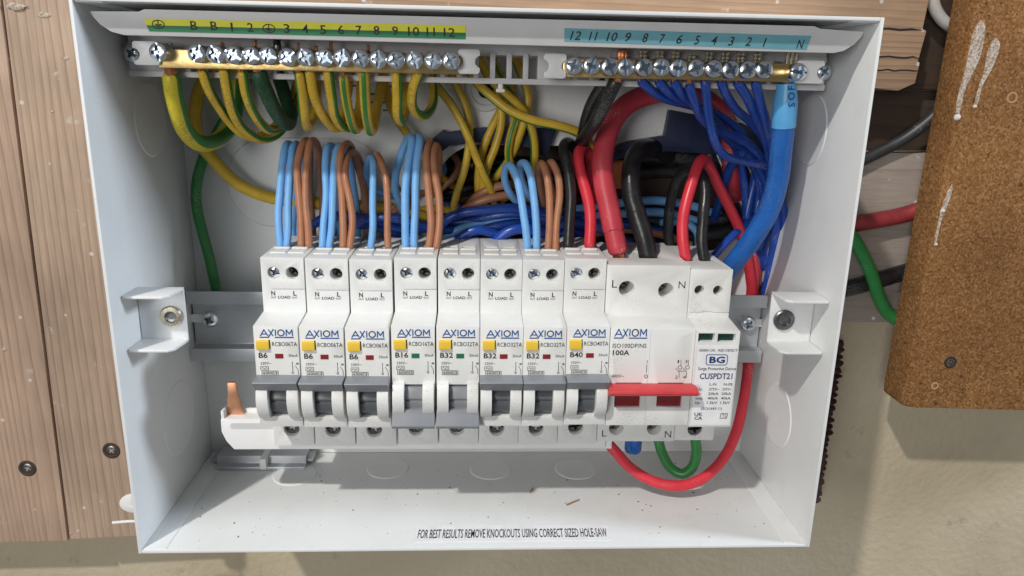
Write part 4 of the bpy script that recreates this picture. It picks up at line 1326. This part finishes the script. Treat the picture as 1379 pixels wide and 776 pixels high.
PR = {k: rcbo_print(*k) for k in (('RCBO06TA', 'B6'), ('RCBO16TA', 'B16'), ('RCBO32TA', 'B32'), ('RCBO40TA', 'B40'))}
WINR = MB().box(8.0, 11.1, 9.75, 10.2, -25.5, -23.6).mesh('indicator_window', 'redwin')
WING = MB().box(8.0, 11.1, 9.75, 10.2, -25.5, -23.6).mesh('indicator_window', 'greenwin')


def centre_local(me):
    """shift a mesh built in cabinet millimetres so that the breaker's foot is its origin"""
    if me.get('shifted'):
        return me
    me.transform(Matrix.Translation(-O_ * MM))
    me['shifted'] = 1
    return me


face_x = [-91.1, -73.2, -55.2, -36.9, -18.9, -1.3, 16.2, 33.8]
dz = [0, -.3, -.5, .3, .2, .1, .1, .9]
dy = [0, 0, 0, 0, .2, 0, 0, -.6]
models = [('RCBO06TA', 'B6'), ('RCBO06TA', 'B6'), ('RCBO06TA', 'B6'), ('RCBO16TA', 'B16'), ('RCBO32TA', 'B32'), ('RCBO32TA', 'B32'), ('RCBO32TA', 'B32'), ('RCBO40TA', 'B40')]
on = [1, 1, 1, 0, 0, 1, 1, 1]
blab = ['white breaker marked B6, first in the row, nearest the copper tongue',
        'white breaker marked B6, second in the row, crossed brown wires above',
        'white breaker marked B6, third in the row, single blue and brown wire',
        'white breaker marked B16, its grey toggle down',
        'white breaker marked B32 with its toggle down and no wires on top',
        'white breaker marked B32 with toggle up and no wires on top',
        'white breaker marked B32 with looped blue and brown wires on top',
        'white breaker marked B40 fed by a black and a red wire']
for i in range(8):
    t = thing('circuit_breaker', blab[i], 'circuit breaker', (face_x[i], YD + dy[i], Z0 + dz[i]), 'circuit breakers clipped on the mounting rail')

    def part(me, name, parent=t):
        o = bpy.data.objects.new(name, centre_local(me))
        COL.objects.link(o)
        o.parent = parent
        return o

    b = part(BODY, 'body')
    part(COLLAR, 'entry_collar')
    part(CHEEKS, 'switch_cheeks')
    part(DRUM if on[i] else DRUM_L, 'switch_drum')
    part(TOG_UP if on[i] else TOG_DN, 'toggle')
    part(BUTTON, 'test_button')
    part(BUTSLOT, 'button_recess')
    part(LOGO, 'maker_mark')
    for k_, me_ in PR[models[i]].items():
        part(me_, k_)
    part(WING if i in (3, 4) else WINR, 'indicator_window')
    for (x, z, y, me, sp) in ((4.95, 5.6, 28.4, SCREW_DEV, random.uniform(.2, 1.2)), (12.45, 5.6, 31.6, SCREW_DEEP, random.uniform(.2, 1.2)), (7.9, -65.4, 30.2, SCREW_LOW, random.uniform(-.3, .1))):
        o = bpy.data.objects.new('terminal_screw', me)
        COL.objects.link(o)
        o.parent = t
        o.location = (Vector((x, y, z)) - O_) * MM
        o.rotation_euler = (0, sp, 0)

# ------------------------------------------------------------------ main switch
IX, IW = 51.5, 34.9
msw = thing('main_switch', 'double width white main switch with red toggle bar, marked 100A', 'main switch', (IX, YD, Z0))
prof_i = [(72, 10.6), (24.5, 10.6), (24.5, -11.4), (10, -12.6), (10, -55.0), (28, -56.2), (28, -71.5), (72, -71.5)]
me = MB().prism(prof_i, IX, IX + IW).mesh('body', 'plastic')
def ph(px, py, d): return at(px, py, d)
cs = []
hu = [at(844, 389, 24.5), at(897, 391.5, 24.5)]
hl = [at(830, 577, 28), at(881, 577, 28)]
for c in hu:
    cs.append(cyl_y(c.x, c.z, 3.35, 18, 40).mesh('c', 'plastic'))
for c in hl:
    cs.append(cyl_y(c.x, c.z, 3.3, 18, 40).mesh('c', 'plastic'))
win = [(at(828, 530, 10).x, at(863, 530, 10).x), (at(885, 530, 10).x, at(919, 530, 10).x)]
zw0, zw1 = at(840, 549, 10).z, at(840, 515.5, 10).z
for a, b in win:
    cs.append(MB().box(a, b, 4, 15, zw0, zw1).mesh('c', 'plastic'))
for px, r_ in ((831, 5.2), (871, 4.6)):
    c = at(px, 338, 44)
    cs.append(MB().box(c.x - r_, c.x + r_, 38, 52, 4, 20).mesh('c', 'plastic'))
gx = at(877, 450, 10).x
cs.append(MB().box(gx - .07, gx + .07, 4, 10.25, -70, 10).mesh('c', 'plastic'))
obj_from('body', cut(me, cs, .3, 2, 'plastic', 'body'), msw, (0, 0, 0))
for (a, b) in win:
    MB().box(a + .1, b - .1, 11.5, 14, zw0 + .1, zw1 - .1).build('toggle_well', 'redwin', msw, (a, 12, zw0))
    cmx = (a + b) / 2
    MB().text('ON', cmx - 1.2, cmx + 1.2, zw0 + 4.4, 1.0, 11.4).build('lettering', 'grey_ink', msw, (a, 12, zw0), recalc=False)
zt0, zt1 = at(880, 533.5, 3).z, at(880, 524.5, 3).z
xa, xb = at(820, 528, 3).x, at(941, 528, 3).x
MB().prism([(11, zt1 - .3), (4.2, zt1 + .1), (2.4, zt1 - .7), (2.0, zt0 + 1.0), (3.2, zt0 - .2), (11, zt0 - .3)], xa, xb).build('toggle_bar', 'redtoggle', msw, (xa, 10, zt0), bevel=.45, seg=3)
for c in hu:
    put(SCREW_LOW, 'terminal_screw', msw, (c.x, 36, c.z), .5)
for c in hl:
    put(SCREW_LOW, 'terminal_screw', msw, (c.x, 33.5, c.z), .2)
m = MB()
a, b = at(827, 455.5, 10), at(872, 443, 10)
logo(m, a.x, b.x, a.z, b.z, 9.9)
m.build('maker_mark', 'blue_ink', msw, tuple(a), recalc=False)
m = MB()


def px_text(m, txt, x0, y0, x1, y1, d, bold=0.0, shear=0.0):
    """txt fitted into the picture box (x0,y0)-(x1,y1) on depth d"""
    a, b = at(x0, y1, d), at(x1, y1, d)
    h = at(x0, y0, d).z - a.z
    m.text(txt, a.x, b.x, (a.z + b.z) / 2, h, d, bold=bold, shear=shear)


def px_lines(m, lines, d, w):
    m.strokes([[(at(x, y, d).x, at(x, y, d).z) for x, y in ln] for ln in lines], w, d)


def px_circ(cx, cy, rx, ry, n=12):
    return [(cx + rx * math.cos(2 * math.pi * k / n), cy + ry * math.sin(2 * math.pi * k / n)) for k in range(n + 1)]


def sw_print(name, fn):
    m = MB()
    fn(m)
    m.build(name, 'black_ink', msw, (IX, 10, -40), recalc=False)


sw_print('model_lettering', lambda m: px_text(m, 'ISO100DP/NS', 825, 463, 870.5, 468.5, 9.9, .004))
sw_print('rating_lettering', lambda m: px_text(m, '100A', 825, 472, 847.5, 478.3, 9.9, .02))
sw_print('voltage_lettering', lambda m: px_text(m, '400V~', 823.5, 504.5, 840, 508.6, 9.9))
sw_print('lever_symbol', lambda m: px_lines(m, [[(871.5, 485.5), (871.5, 489)], [(871.2, 491), (870.4, 502)], px_circ(870, 507, 2, 2.3)], 9.9, .24))


def sym(m):
    px_text(m, '1', 912.5, 485, 914.3, 489, 9.9)
    px_text(m, '3', 922.5, 485, 925.5, 489, 9.9)
    px_text(m, '2', 909, 506, 912.5, 510, 9.9)
    px_text(m, '4', 919.5, 506, 923.5, 510, 9.9)
    px_lines(m, [[(917, 485), (917, 492)], [(927, 485), (927, 492)], px_circ(915.8, 495, 2.6, 2.4), px_circ(925.8, 495, 2.6, 2.4), [(910, 496), (914.5, 501), (914.5, 509)], [(920, 496), (924.5, 501), (924.5, 509)], [(914, 500), (922, 500)]], 9.9, .2)


sw_print('circuit_symbol', sym)
sw_print('line_letter', lambda m: px_text(m, 'L', 824, 377, 831, 387.5, 24.4, -.004))
sw_print('neutral_letter', lambda m: px_text(m, 'N', 913.5, 379, 922.5, 388.5, 24.4, -.004))
sw_print('line_letter', lambda m: px_text(m, 'L', 810.5, 579.5, 816.5, 588, 27.9, -.004))
sw_print('neutral_letter', lambda m: px_text(m, 'N', 895, 580.5, 903.5, 589.5, 27.9, -.004))

# ------------------------------------------------------------------ surge device
SX, SW = 86.65, 17.7
spd = thing('surge_protector', 'narrow white surge protection device with dark print, last in the row', 'surge protector', (SX, YD, Z0))
prof_s = [(72, 9.2), (24, 9.2), (24, -11.6), (8.5, -13.0), (8.5, -55.0), (28, -56.5), (28, -71.0), (72, -71.0)]
me = MB().prism(prof_s, SX, SX + SW).mesh('body', 'plastic')
cs = []
su = [at(942, 391, 24), at(967, 391.5, 24)]
for c in su:
    cs.append(cyl_y(c.x, c.z, 2.15, 18, 40).mesh('c', 'plastic'))
sl = at(936, 578, 28)
cs.append(cyl_y(sl.x, sl.z, 3.4, 18, 40).mesh('c', 'plastic'))
sw = [(at(941, 449, 8.5), at(962, 461, 8.5)), (at(967, 449.5, 8.5), at(990, 461.5, 8.5))]
for a, b in sw:
    cs.append(MB().box(a.x, b.x, 2, 11.5, b.z, a.z).mesh('c', 'plastic'))
gz = at(950, 421, 24).z
cs.append(MB().box(SX - 1, SX + SW + 1, 20, 24.5, gz - .18, gz + .18).mesh('c', 'plastic'))
cs.append(MB().box(SX + 6, SX + 10.5, 20, 24.6, gz - .18, gz + .75).mesh('c', 'plastic'))
for px in (924, 949):
    c = at(px, 350, 43)
    cs.append(MB().box(c.x - 3, c.x + 3, 39.5, 47, 4, 20).mesh('c', 'plastic'))
obj_from('body', cut(me, cs, .3, 2, 'plastic', 'body'), spd)
for a, b in sw:
    MB().box(a.x + .1, b.x - .1, 11.0, 12, b.z + .1, a.z - .1).build('status_window', 'spdwin', spd, (a.x, 11, b.z))
for c in su:
    MB().lathe((c.x, 28.5, c.z), [(2.12, 0), (2.12, 1)], 'y', 16).build('bore_shade', 'hole', spd, (c.x, 35, c.z))  # near-black disc painted in as the shade down each bore
put(SCREW_LOW, 'terminal_screw', spd, (sl.x, 28.8, sl.z), -.1, scale=(1.08, 1, 1.08))
MB().box(SX + .6, SX + SW - .6, 8.36, 8.5, -54.2, at(960, 466, 8.4).z).build('face_label', 'sticker', spd, (SX, 8, -54))
m = MB()
yd = 8.3
px_text(m, 'GREEN OK - RED DEFECT', 941, 470.5, 993, 473.6, yd, .012)
px_text(m, 'Surge Protective Device', 940, 494.6, 991, 498.6, yd, .012)
px_text(m, 'L-N', 955.5, 515.8, 964.5, 519.5, yd, .012)
px_text(m, 'N-PE', 974.5, 516, 986.5, 519.6, yd, .012)
for r_, (a, b, c) in enumerate((('Uc:', '275V~', '255V~'), ('In:', '20kA', '20kA'), ('Imax:', '40kA', '40kA'), ('Up:', '1.5kV', '1.5kV'))):
    yy = 522.5 + r_ * 6.1
    k = r_ * .9
    px_text(m, a, 938.5 - k, yy, 945.5 - k + (3 if r_ == 2 else 0), yy + 3.4, yd, .012)
    px_text(m, b, 954.5 - k, yy, 968.5 - k, yy + 3.4, yd, .01)
    px_text(m, c, 972.5 - k, yy, 985.5 - k, yy + 3.4, yd, .01)
px_text(m, '(IEC61643-11)', 943.5, 548.5, 972, 552, yd, .006)
px_text(m, 'UK', 935, 556, 946, 560.3, yd, .02)
px_text(m, 'CA', 935, 561.3, 945.5, 565.3, yd, .02)
px_lines(m, [[(971, 557), (980, 557), (978.5, 563.5), (969.5, 563.5), (971, 557)]], yd, .24)
px_text(m, 'T2', 972, 558.3, 978, 562.3, yd, .01)
m.build('printed_lettering', 'black_ink', spd, (SX, 8, -40), recalc=False)
m = MB()
px_text(m, 'CUSPDT21', 942, 503, 986, 510.5, yd, .02)
px_lines(m, [[(953, 477.8), (978, 478), (980, 480), (979, 490), (977, 491.8), (952.5, 491.6), (951, 489.5), (951.5, 479.5), (953, 477.8)]], yd, .32)
m.build('blue_print', 'navy_ink', spd, (SX, 8, -40), recalc=False)
m = MB()
px_text(m, 'BG', 955, 480.7, 976, 488.8, yd - .02, .035)
m.build('emblem', 'navy_ink', spd, (SX, 8, -40), recalc=False)

# ------------------------------------------------------------------ busbar under the breakers
bus = thing('comb_busbar', 'white comb busbar cover under the breakers with a bare copper tongue', 'busbar', (-107, 45, -77))
xL, xR = -110.5, 56.0
MB().prism([(-114.6, -62.0), (xR, -62.0), (xR, -76.6), (-109.8, -76.6), (-112.9, -72.4), (-114.6, -68.0)], 31, 40, 'y').build('cover', 'clip_white', bus, (xL, 40, -76), bevel=.5)
MB().box(-114.6, -113.3, 32, 40, -62.2, -58.6).build('end_tab', 'clip_white', bus, (-110, 40, -62), bevel=.3)
MB().box(-112.7, -90, 38.6, 39.8, -62.2, -60.2).build('back_lip', 'clip_white', bus, (-109, 40, -62), bevel=.2)
MB().prism(stadium(-110.5, xR - 6, -66.6, -63.8, 1, 3), 30.9, 31.0, 'y').build('cover_groove', 'plastic_body', bus, (-104, 31, -66))
a = [(-108.2, -62.6), (-100.3, -62.6), (-101.6, -60.5), (-102.2, -54.5), (-103.0, -52.8), (-103.0, -47.6), (-103.8, -46.8), (-106.8, -46.8), (-107.4, -47.6), (-107.2, -53.0), (-107.8, -55.0)]
MB().prism([(x - 5, z) for x, z in a], 36.0, 37.6, 'y').build('copper_tongue', 'bus_copper', bus, (-104, 37, -62), bevel=.3)
MB().box(xR - .1, xR + 3.4, 33, 39, -77.8, -72.5).build('end_stop', 'clip_white', bus, (xR, 39, -77), bevel=.4)

# short rail offcut lying on the cabinet floor under the breakers
oc = thing('rail_offcut', 'short pale grey rail offcut lying on the cabinet floor', 'rail offcut', (-110, 72, -H2))
m = MB().prism([(66.5, -104.6), (70.5, -104.6), (70.5, -100.5), (80.5, -100.5), (80.5, -101.6), (71.6, -101.6), (71.6, -106.2), (66.5, -106.2)], -132.5, -88.2)
m.build('offcut_profile', 'galv', oc, (-110, 72, -H2), bevel=.35)
MB().box(-136, -85.5, 72.5, 83, -104.9, -103.6).build('offcut_base', 'galv', oc, (-110, 80, -H2), bevel=.3)
MB().box(-110.2, -107.0, 65.9, 80.8, -105.8, -100.1).build('offcut_rib', 'clip_white', oc, (-108, 72, -H2), bevel=.4)

# ---- wires below the devices
wire('red wire sagging below the main switch and up past the surge device', [(812, 590, 47), (829, 608, 44), (852, 633, 41), (880, 649, 38), (912, 654, 36), (945, 645, 38), (972, 620, 44), (991, 582, 52), (1002, 540, 60), (1006, 505, 66), (1008, 470, 77)], 14.5, 'r', n=16)
wire('short green wire looping below the surge device', [(886, 590, 48), (892, 612, 47), (903, 631, 45), (918, 638, 43), (932, 629, 42), (938, 611, 42), (936, 588, 42)], 13.5, 'g', n=16)
c = at(853, 604, 50)
tag(tube(MB(), [Vector((c.x + .3, 50, -66)), Vector((c.x, 50, -72)), Vector((c.x - .2, 50.4, at(853, 609, 50).z + 1.5))], 4.1, 18, round_end=True).build('tail_end', 'tailblue', origin=(c.x, 50, -72)),
    'blunt blue cable stub poking out under the main switch', 'cable')

# ------------------------------------------------------------------ chipboard sheet on the right
cb = thing('chipboard_sheet', 'thick orange brown chipboard sheet with white paint drips', 'board', (250, 90, -72))
cpoly = [(218.4, -74.2), (217.2, -72.6), (216.9, -69), (221.5, 190), (420, 190), (420, -80.5), (224, -75.2)]
MB().prism(cpoly, 72, 90, 'y').build('sheet', 'chipboard', cb, (250, 90, -72), bevel=.8, seg=2)


def drip(outline, name='paint_drip', t=.35, mat='drip'):
    P = [at(px, py, 72) for px, py in outline]
    MB().prism([(v.x, v.z) for v in P], 72 - t, 72.1, 'y').build(name, mat, cb, (P[0].x, 72, P[0].z), bevel=.12)


def bez(pts, n=24):
    v = catmull([Vector((x, y, 0)) for x, y in pts + [pts[0]]], 3)
    return [(p.x, p.y) for p in v[:-1]]


drip(bez([(1321, 27), (1326, 34), (1325, 52), (1319, 78), (1309, 100), (1299, 122), (1293, 148), (1289, 158), (1287, 150), (1290, 128), (1299, 96), (1306, 62), (1313, 36)]))
drip(bez([(1341, 51), (1346, 58), (1344, 72), (1336, 92), (1329, 104), (1322, 118), (1315, 142), (1312, 143), (1318, 116), (1325, 96), (1328, 76), (1334, 58)]))
drip(bez([(1282, 248), (1282, 256), (1275, 278), (1268, 295), (1263, 316), (1259, 330), (1258, 326), (1264, 296), (1269, 276), (1276, 258)]))
for px, py, r in ((1289, 158, 1.6), (1312.5, 143.5, .9), (1269, 284, 1.1), (1260, 329, .8)):
    c = at(px, py, 72)
    MB().lathe((c.x, 72, c.z), [(r, .1), (r * .9, -.5), (r * .5, -1.0), (.05, -1.1)], 'y', 14).build('paint_bead', 'paint_spot', cb, (c.x, 72, c.z))
c = at(1280, 488, 72)
MB().lathe((c.x, 72, c.z), [(3.4, .1), (3.2, -.15), (2.2, -.2), (1.6, .3)], 'y', 20).build('screw_hole', 'hole', cb, (c.x, 72, c.z))
put(SCREW_WOOD, 'sunk_screw', cb, (c.x + .3, 71.7, c.z), .3, scale=(.62, .6, .62))
for px, py, r in ((1259, 520, 1.6), (1313, 372, 0), (1363, 132, 2.2)):
    if r:
        c = at(px, py, 72)
        MB().ring((c.x, 72, c.z), r, .5, 'y', 16, 6, .6).build('torn_dimple', 'splinter', cb, (c.x, 72, c.z))

# ------------------------------------------------------------------ cables beside the cabinet
GC = 'cables beside the cabinet'
wire('dark grey cable slanting up to the chipboard sheet', [(1095, 250, 96), (1150, 222, 97), (1190, 202, 97), (1225, 182, 96), (1262, 152, 94), (1300, 110, 92)], 15.5, 'cable_grey', 'cable', 'sheathed_cable', GC, n=18)
wire('dull red cable crossing behind the chipboard sheet', [(1085, 296, 94), (1140, 302, 95), (1180, 297, 95), (1215, 290, 95), (1255, 277, 94), (1310, 255, 94)], 22, 'cable_red', 'cable', 'sheathed_cable', GC, n=18)
wire('green cable curving down beside the cabinet to the chipboard', [(1100, 285, 92), (1140, 312, 90), (1158, 335, 90), (1173, 368, 90), (1184, 402, 92), (1200, 425, 94), (1230, 436, 95), (1270, 430, 95)], 17.5, 'g', 'cable', 'earth_cable', GC, n=18)
wire('black cable low behind the green one', [(1080, 398, 96), (1130, 391, 96), (1180, 378, 97), (1230, 363, 97), (1290, 345, 97)], 22, 'k', 'cable', 'sheathed_cable', GC, n=18)
wire('white cable bending in at the top beside the chipboard', [(1248, -40, 92), (1254, -8, 94), (1262, 16, 96), (1276, 32, 97), (1300, 40, 97), (1340, 42, 97)], 16, 'cable_white', 'cable', 'sheathed_cable', GC, n=18)

# dark ribbed strip standing behind the cabinet's edge
m = MB()
rings = []
zz = -48
k = 0
while zz > -146:
    w = 6.0 + random.uniform(-1.0, .8) + (1.1 if k % 3 == 1 else -.9 if k % 3 == 0 else .3)
    cx = 190.0 + (zz + 97) * .012 + random.uniform(-.6, .6)
    rings.append([Vector((cx + w * math.cos(a), 100 + w * .8 * math.sin(a), zz + random.uniform(-.3, .3))) for a in [2 * math.pi * j / 12 for j in range(12)]])
    zz -= 1.25
    k += 1
m.loft(rings)
tag(m.build('fibre_strip', 'coir', origin=(186, 105, -146)), 'dark brown ragged fibre strip hanging behind the cabinet beside the wall', 'strip')

# cable tie tail at the other edge
c = at(181, 676, 60)
ct = MB()
outer = [(c.x + 5.6 * math.cos(a) * (1.0 if math.cos(a) > 0 else 1.15), c.z + 4.9 * math.sin(a)) for a in [2 * math.pi * k / 24 for k in range(24)]]
tie = MB().prism(outer, 58, 60, 'y').mesh('cable_tie', 'clip_white')
tme = cut(tie, [cyl_y(c.x + 1.0, c.z - .4, 1.1, 50, 70, 12).mesh('c', 'clip_white')], .3, mats='clip_white', name='cable_tie')
tt = thing('cable_tie', 'white cable tie poking out beside the lower cabinet edge', 'cable tie', (c.x, 60, c.z))
obj_from('tie_head', tme, tt)
a, b = at(152, 704, 60), at(192, 702, 60)
tube(MB(), [a, (a + b) / 2 + Vector((0, 0, .3)), b, b + Vector((6, 12, 4))], .75, 8, round_end=True).build('tie_tail', 'clip_white', tt, tuple(a))
tube(MB(), [Vector((c.x + 4, 59.5, c.z)), Vector((c.x + 9, 66, c.z - 3)), b + Vector((6, 12, 4))], 1.0, 8).build('tie_strap', 'clip_white', tt, tuple(c))

# ------------------------------------------------------------------ bits on the cabinet floor
m = MB()
rnd = random.Random(11)
for i in range(190):
    x = rnd.uniform(-128, 128)
    y = 6 + 76 * rnd.random() ** 1.1
    if -30 < x < 58 and y < 18:
        continue
    r = rnd.choice((.10, .12, .14, .18, .22, .32))
    a = rnd.uniform(0, 3.1)
    e = rnd.uniform(1, 2.2)
    ca, sa = math.cos(a), math.sin(a)
    ring = [(x + r * e * math.cos(t) * ca - r * math.sin(t) * sa, y + r * e * math.cos(t) * sa + r * math.sin(t) * ca, -H2 + .02) for t in [k * math.pi / 3 for k in range(6)]]
    o = len(m.v)
    m.loft([ring, [(x + (p[0] - x) * .5, y + (p[1] - y) * .5, -H2 + .02 + r * .8) for p in ring]])
d = m.build('dust_specks', 'chip', origin=(0, 40, -H2))
d['kind'] = 'stuff'
d['label'] = 'dark specks of dust scattered on the cabinet floor'
d['category'] = 'dust'
for (pa, pb, lb) in (((763, 681), (780, 674), 'thin reddish splinter lying on the cabinet floor above the sticker end'), ((714, 664), (718, 658), 'tiny brown splinter near the shadow edge on the cabinet floor')):
    a, b = on_floor(*pa), on_floor(*pb)
    up = Vector((0, 0, .35))
    o = tube(MB(), [a + up, (a + b) / 2 + up * 1.3, b + up], .33, 6, wob=.3).build('wood_splinter', 'splinter', origin=tuple(a))
    tag(o, lb, 'splinter', 'splinters on the floor')

# paint daubs on the planks
for pl, daubs in ((p1, ((22, 8, 14, 6), (5, 470, 4, 5))), (p2, ((88, 78, 6, 3), (70, 150, 3, 1.5), (95, 718, 3, 3), (60, 20, 12, 5)))):
    for px, py, rx, ry in daubs:
        c = at(px, py, 86.6 if pl is p1 else 87.2)
        yy = 86.6 if pl is p1 else 87.2
        rr = random.Random(px)
        P = [(c.x + rx * .3 * rr.uniform(.6, 1.2) * math.cos(t), c.z + ry * .3 * rr.uniform(.6, 1.2) * math.sin(t)) for t in [k * math.pi / 8 for k in range(16)]]
        MB().prism(P, yy - .25, yy + .1, 'y').build('paint_daub', 'drip', pl, (c.x, yy, c.z), bevel=.1)
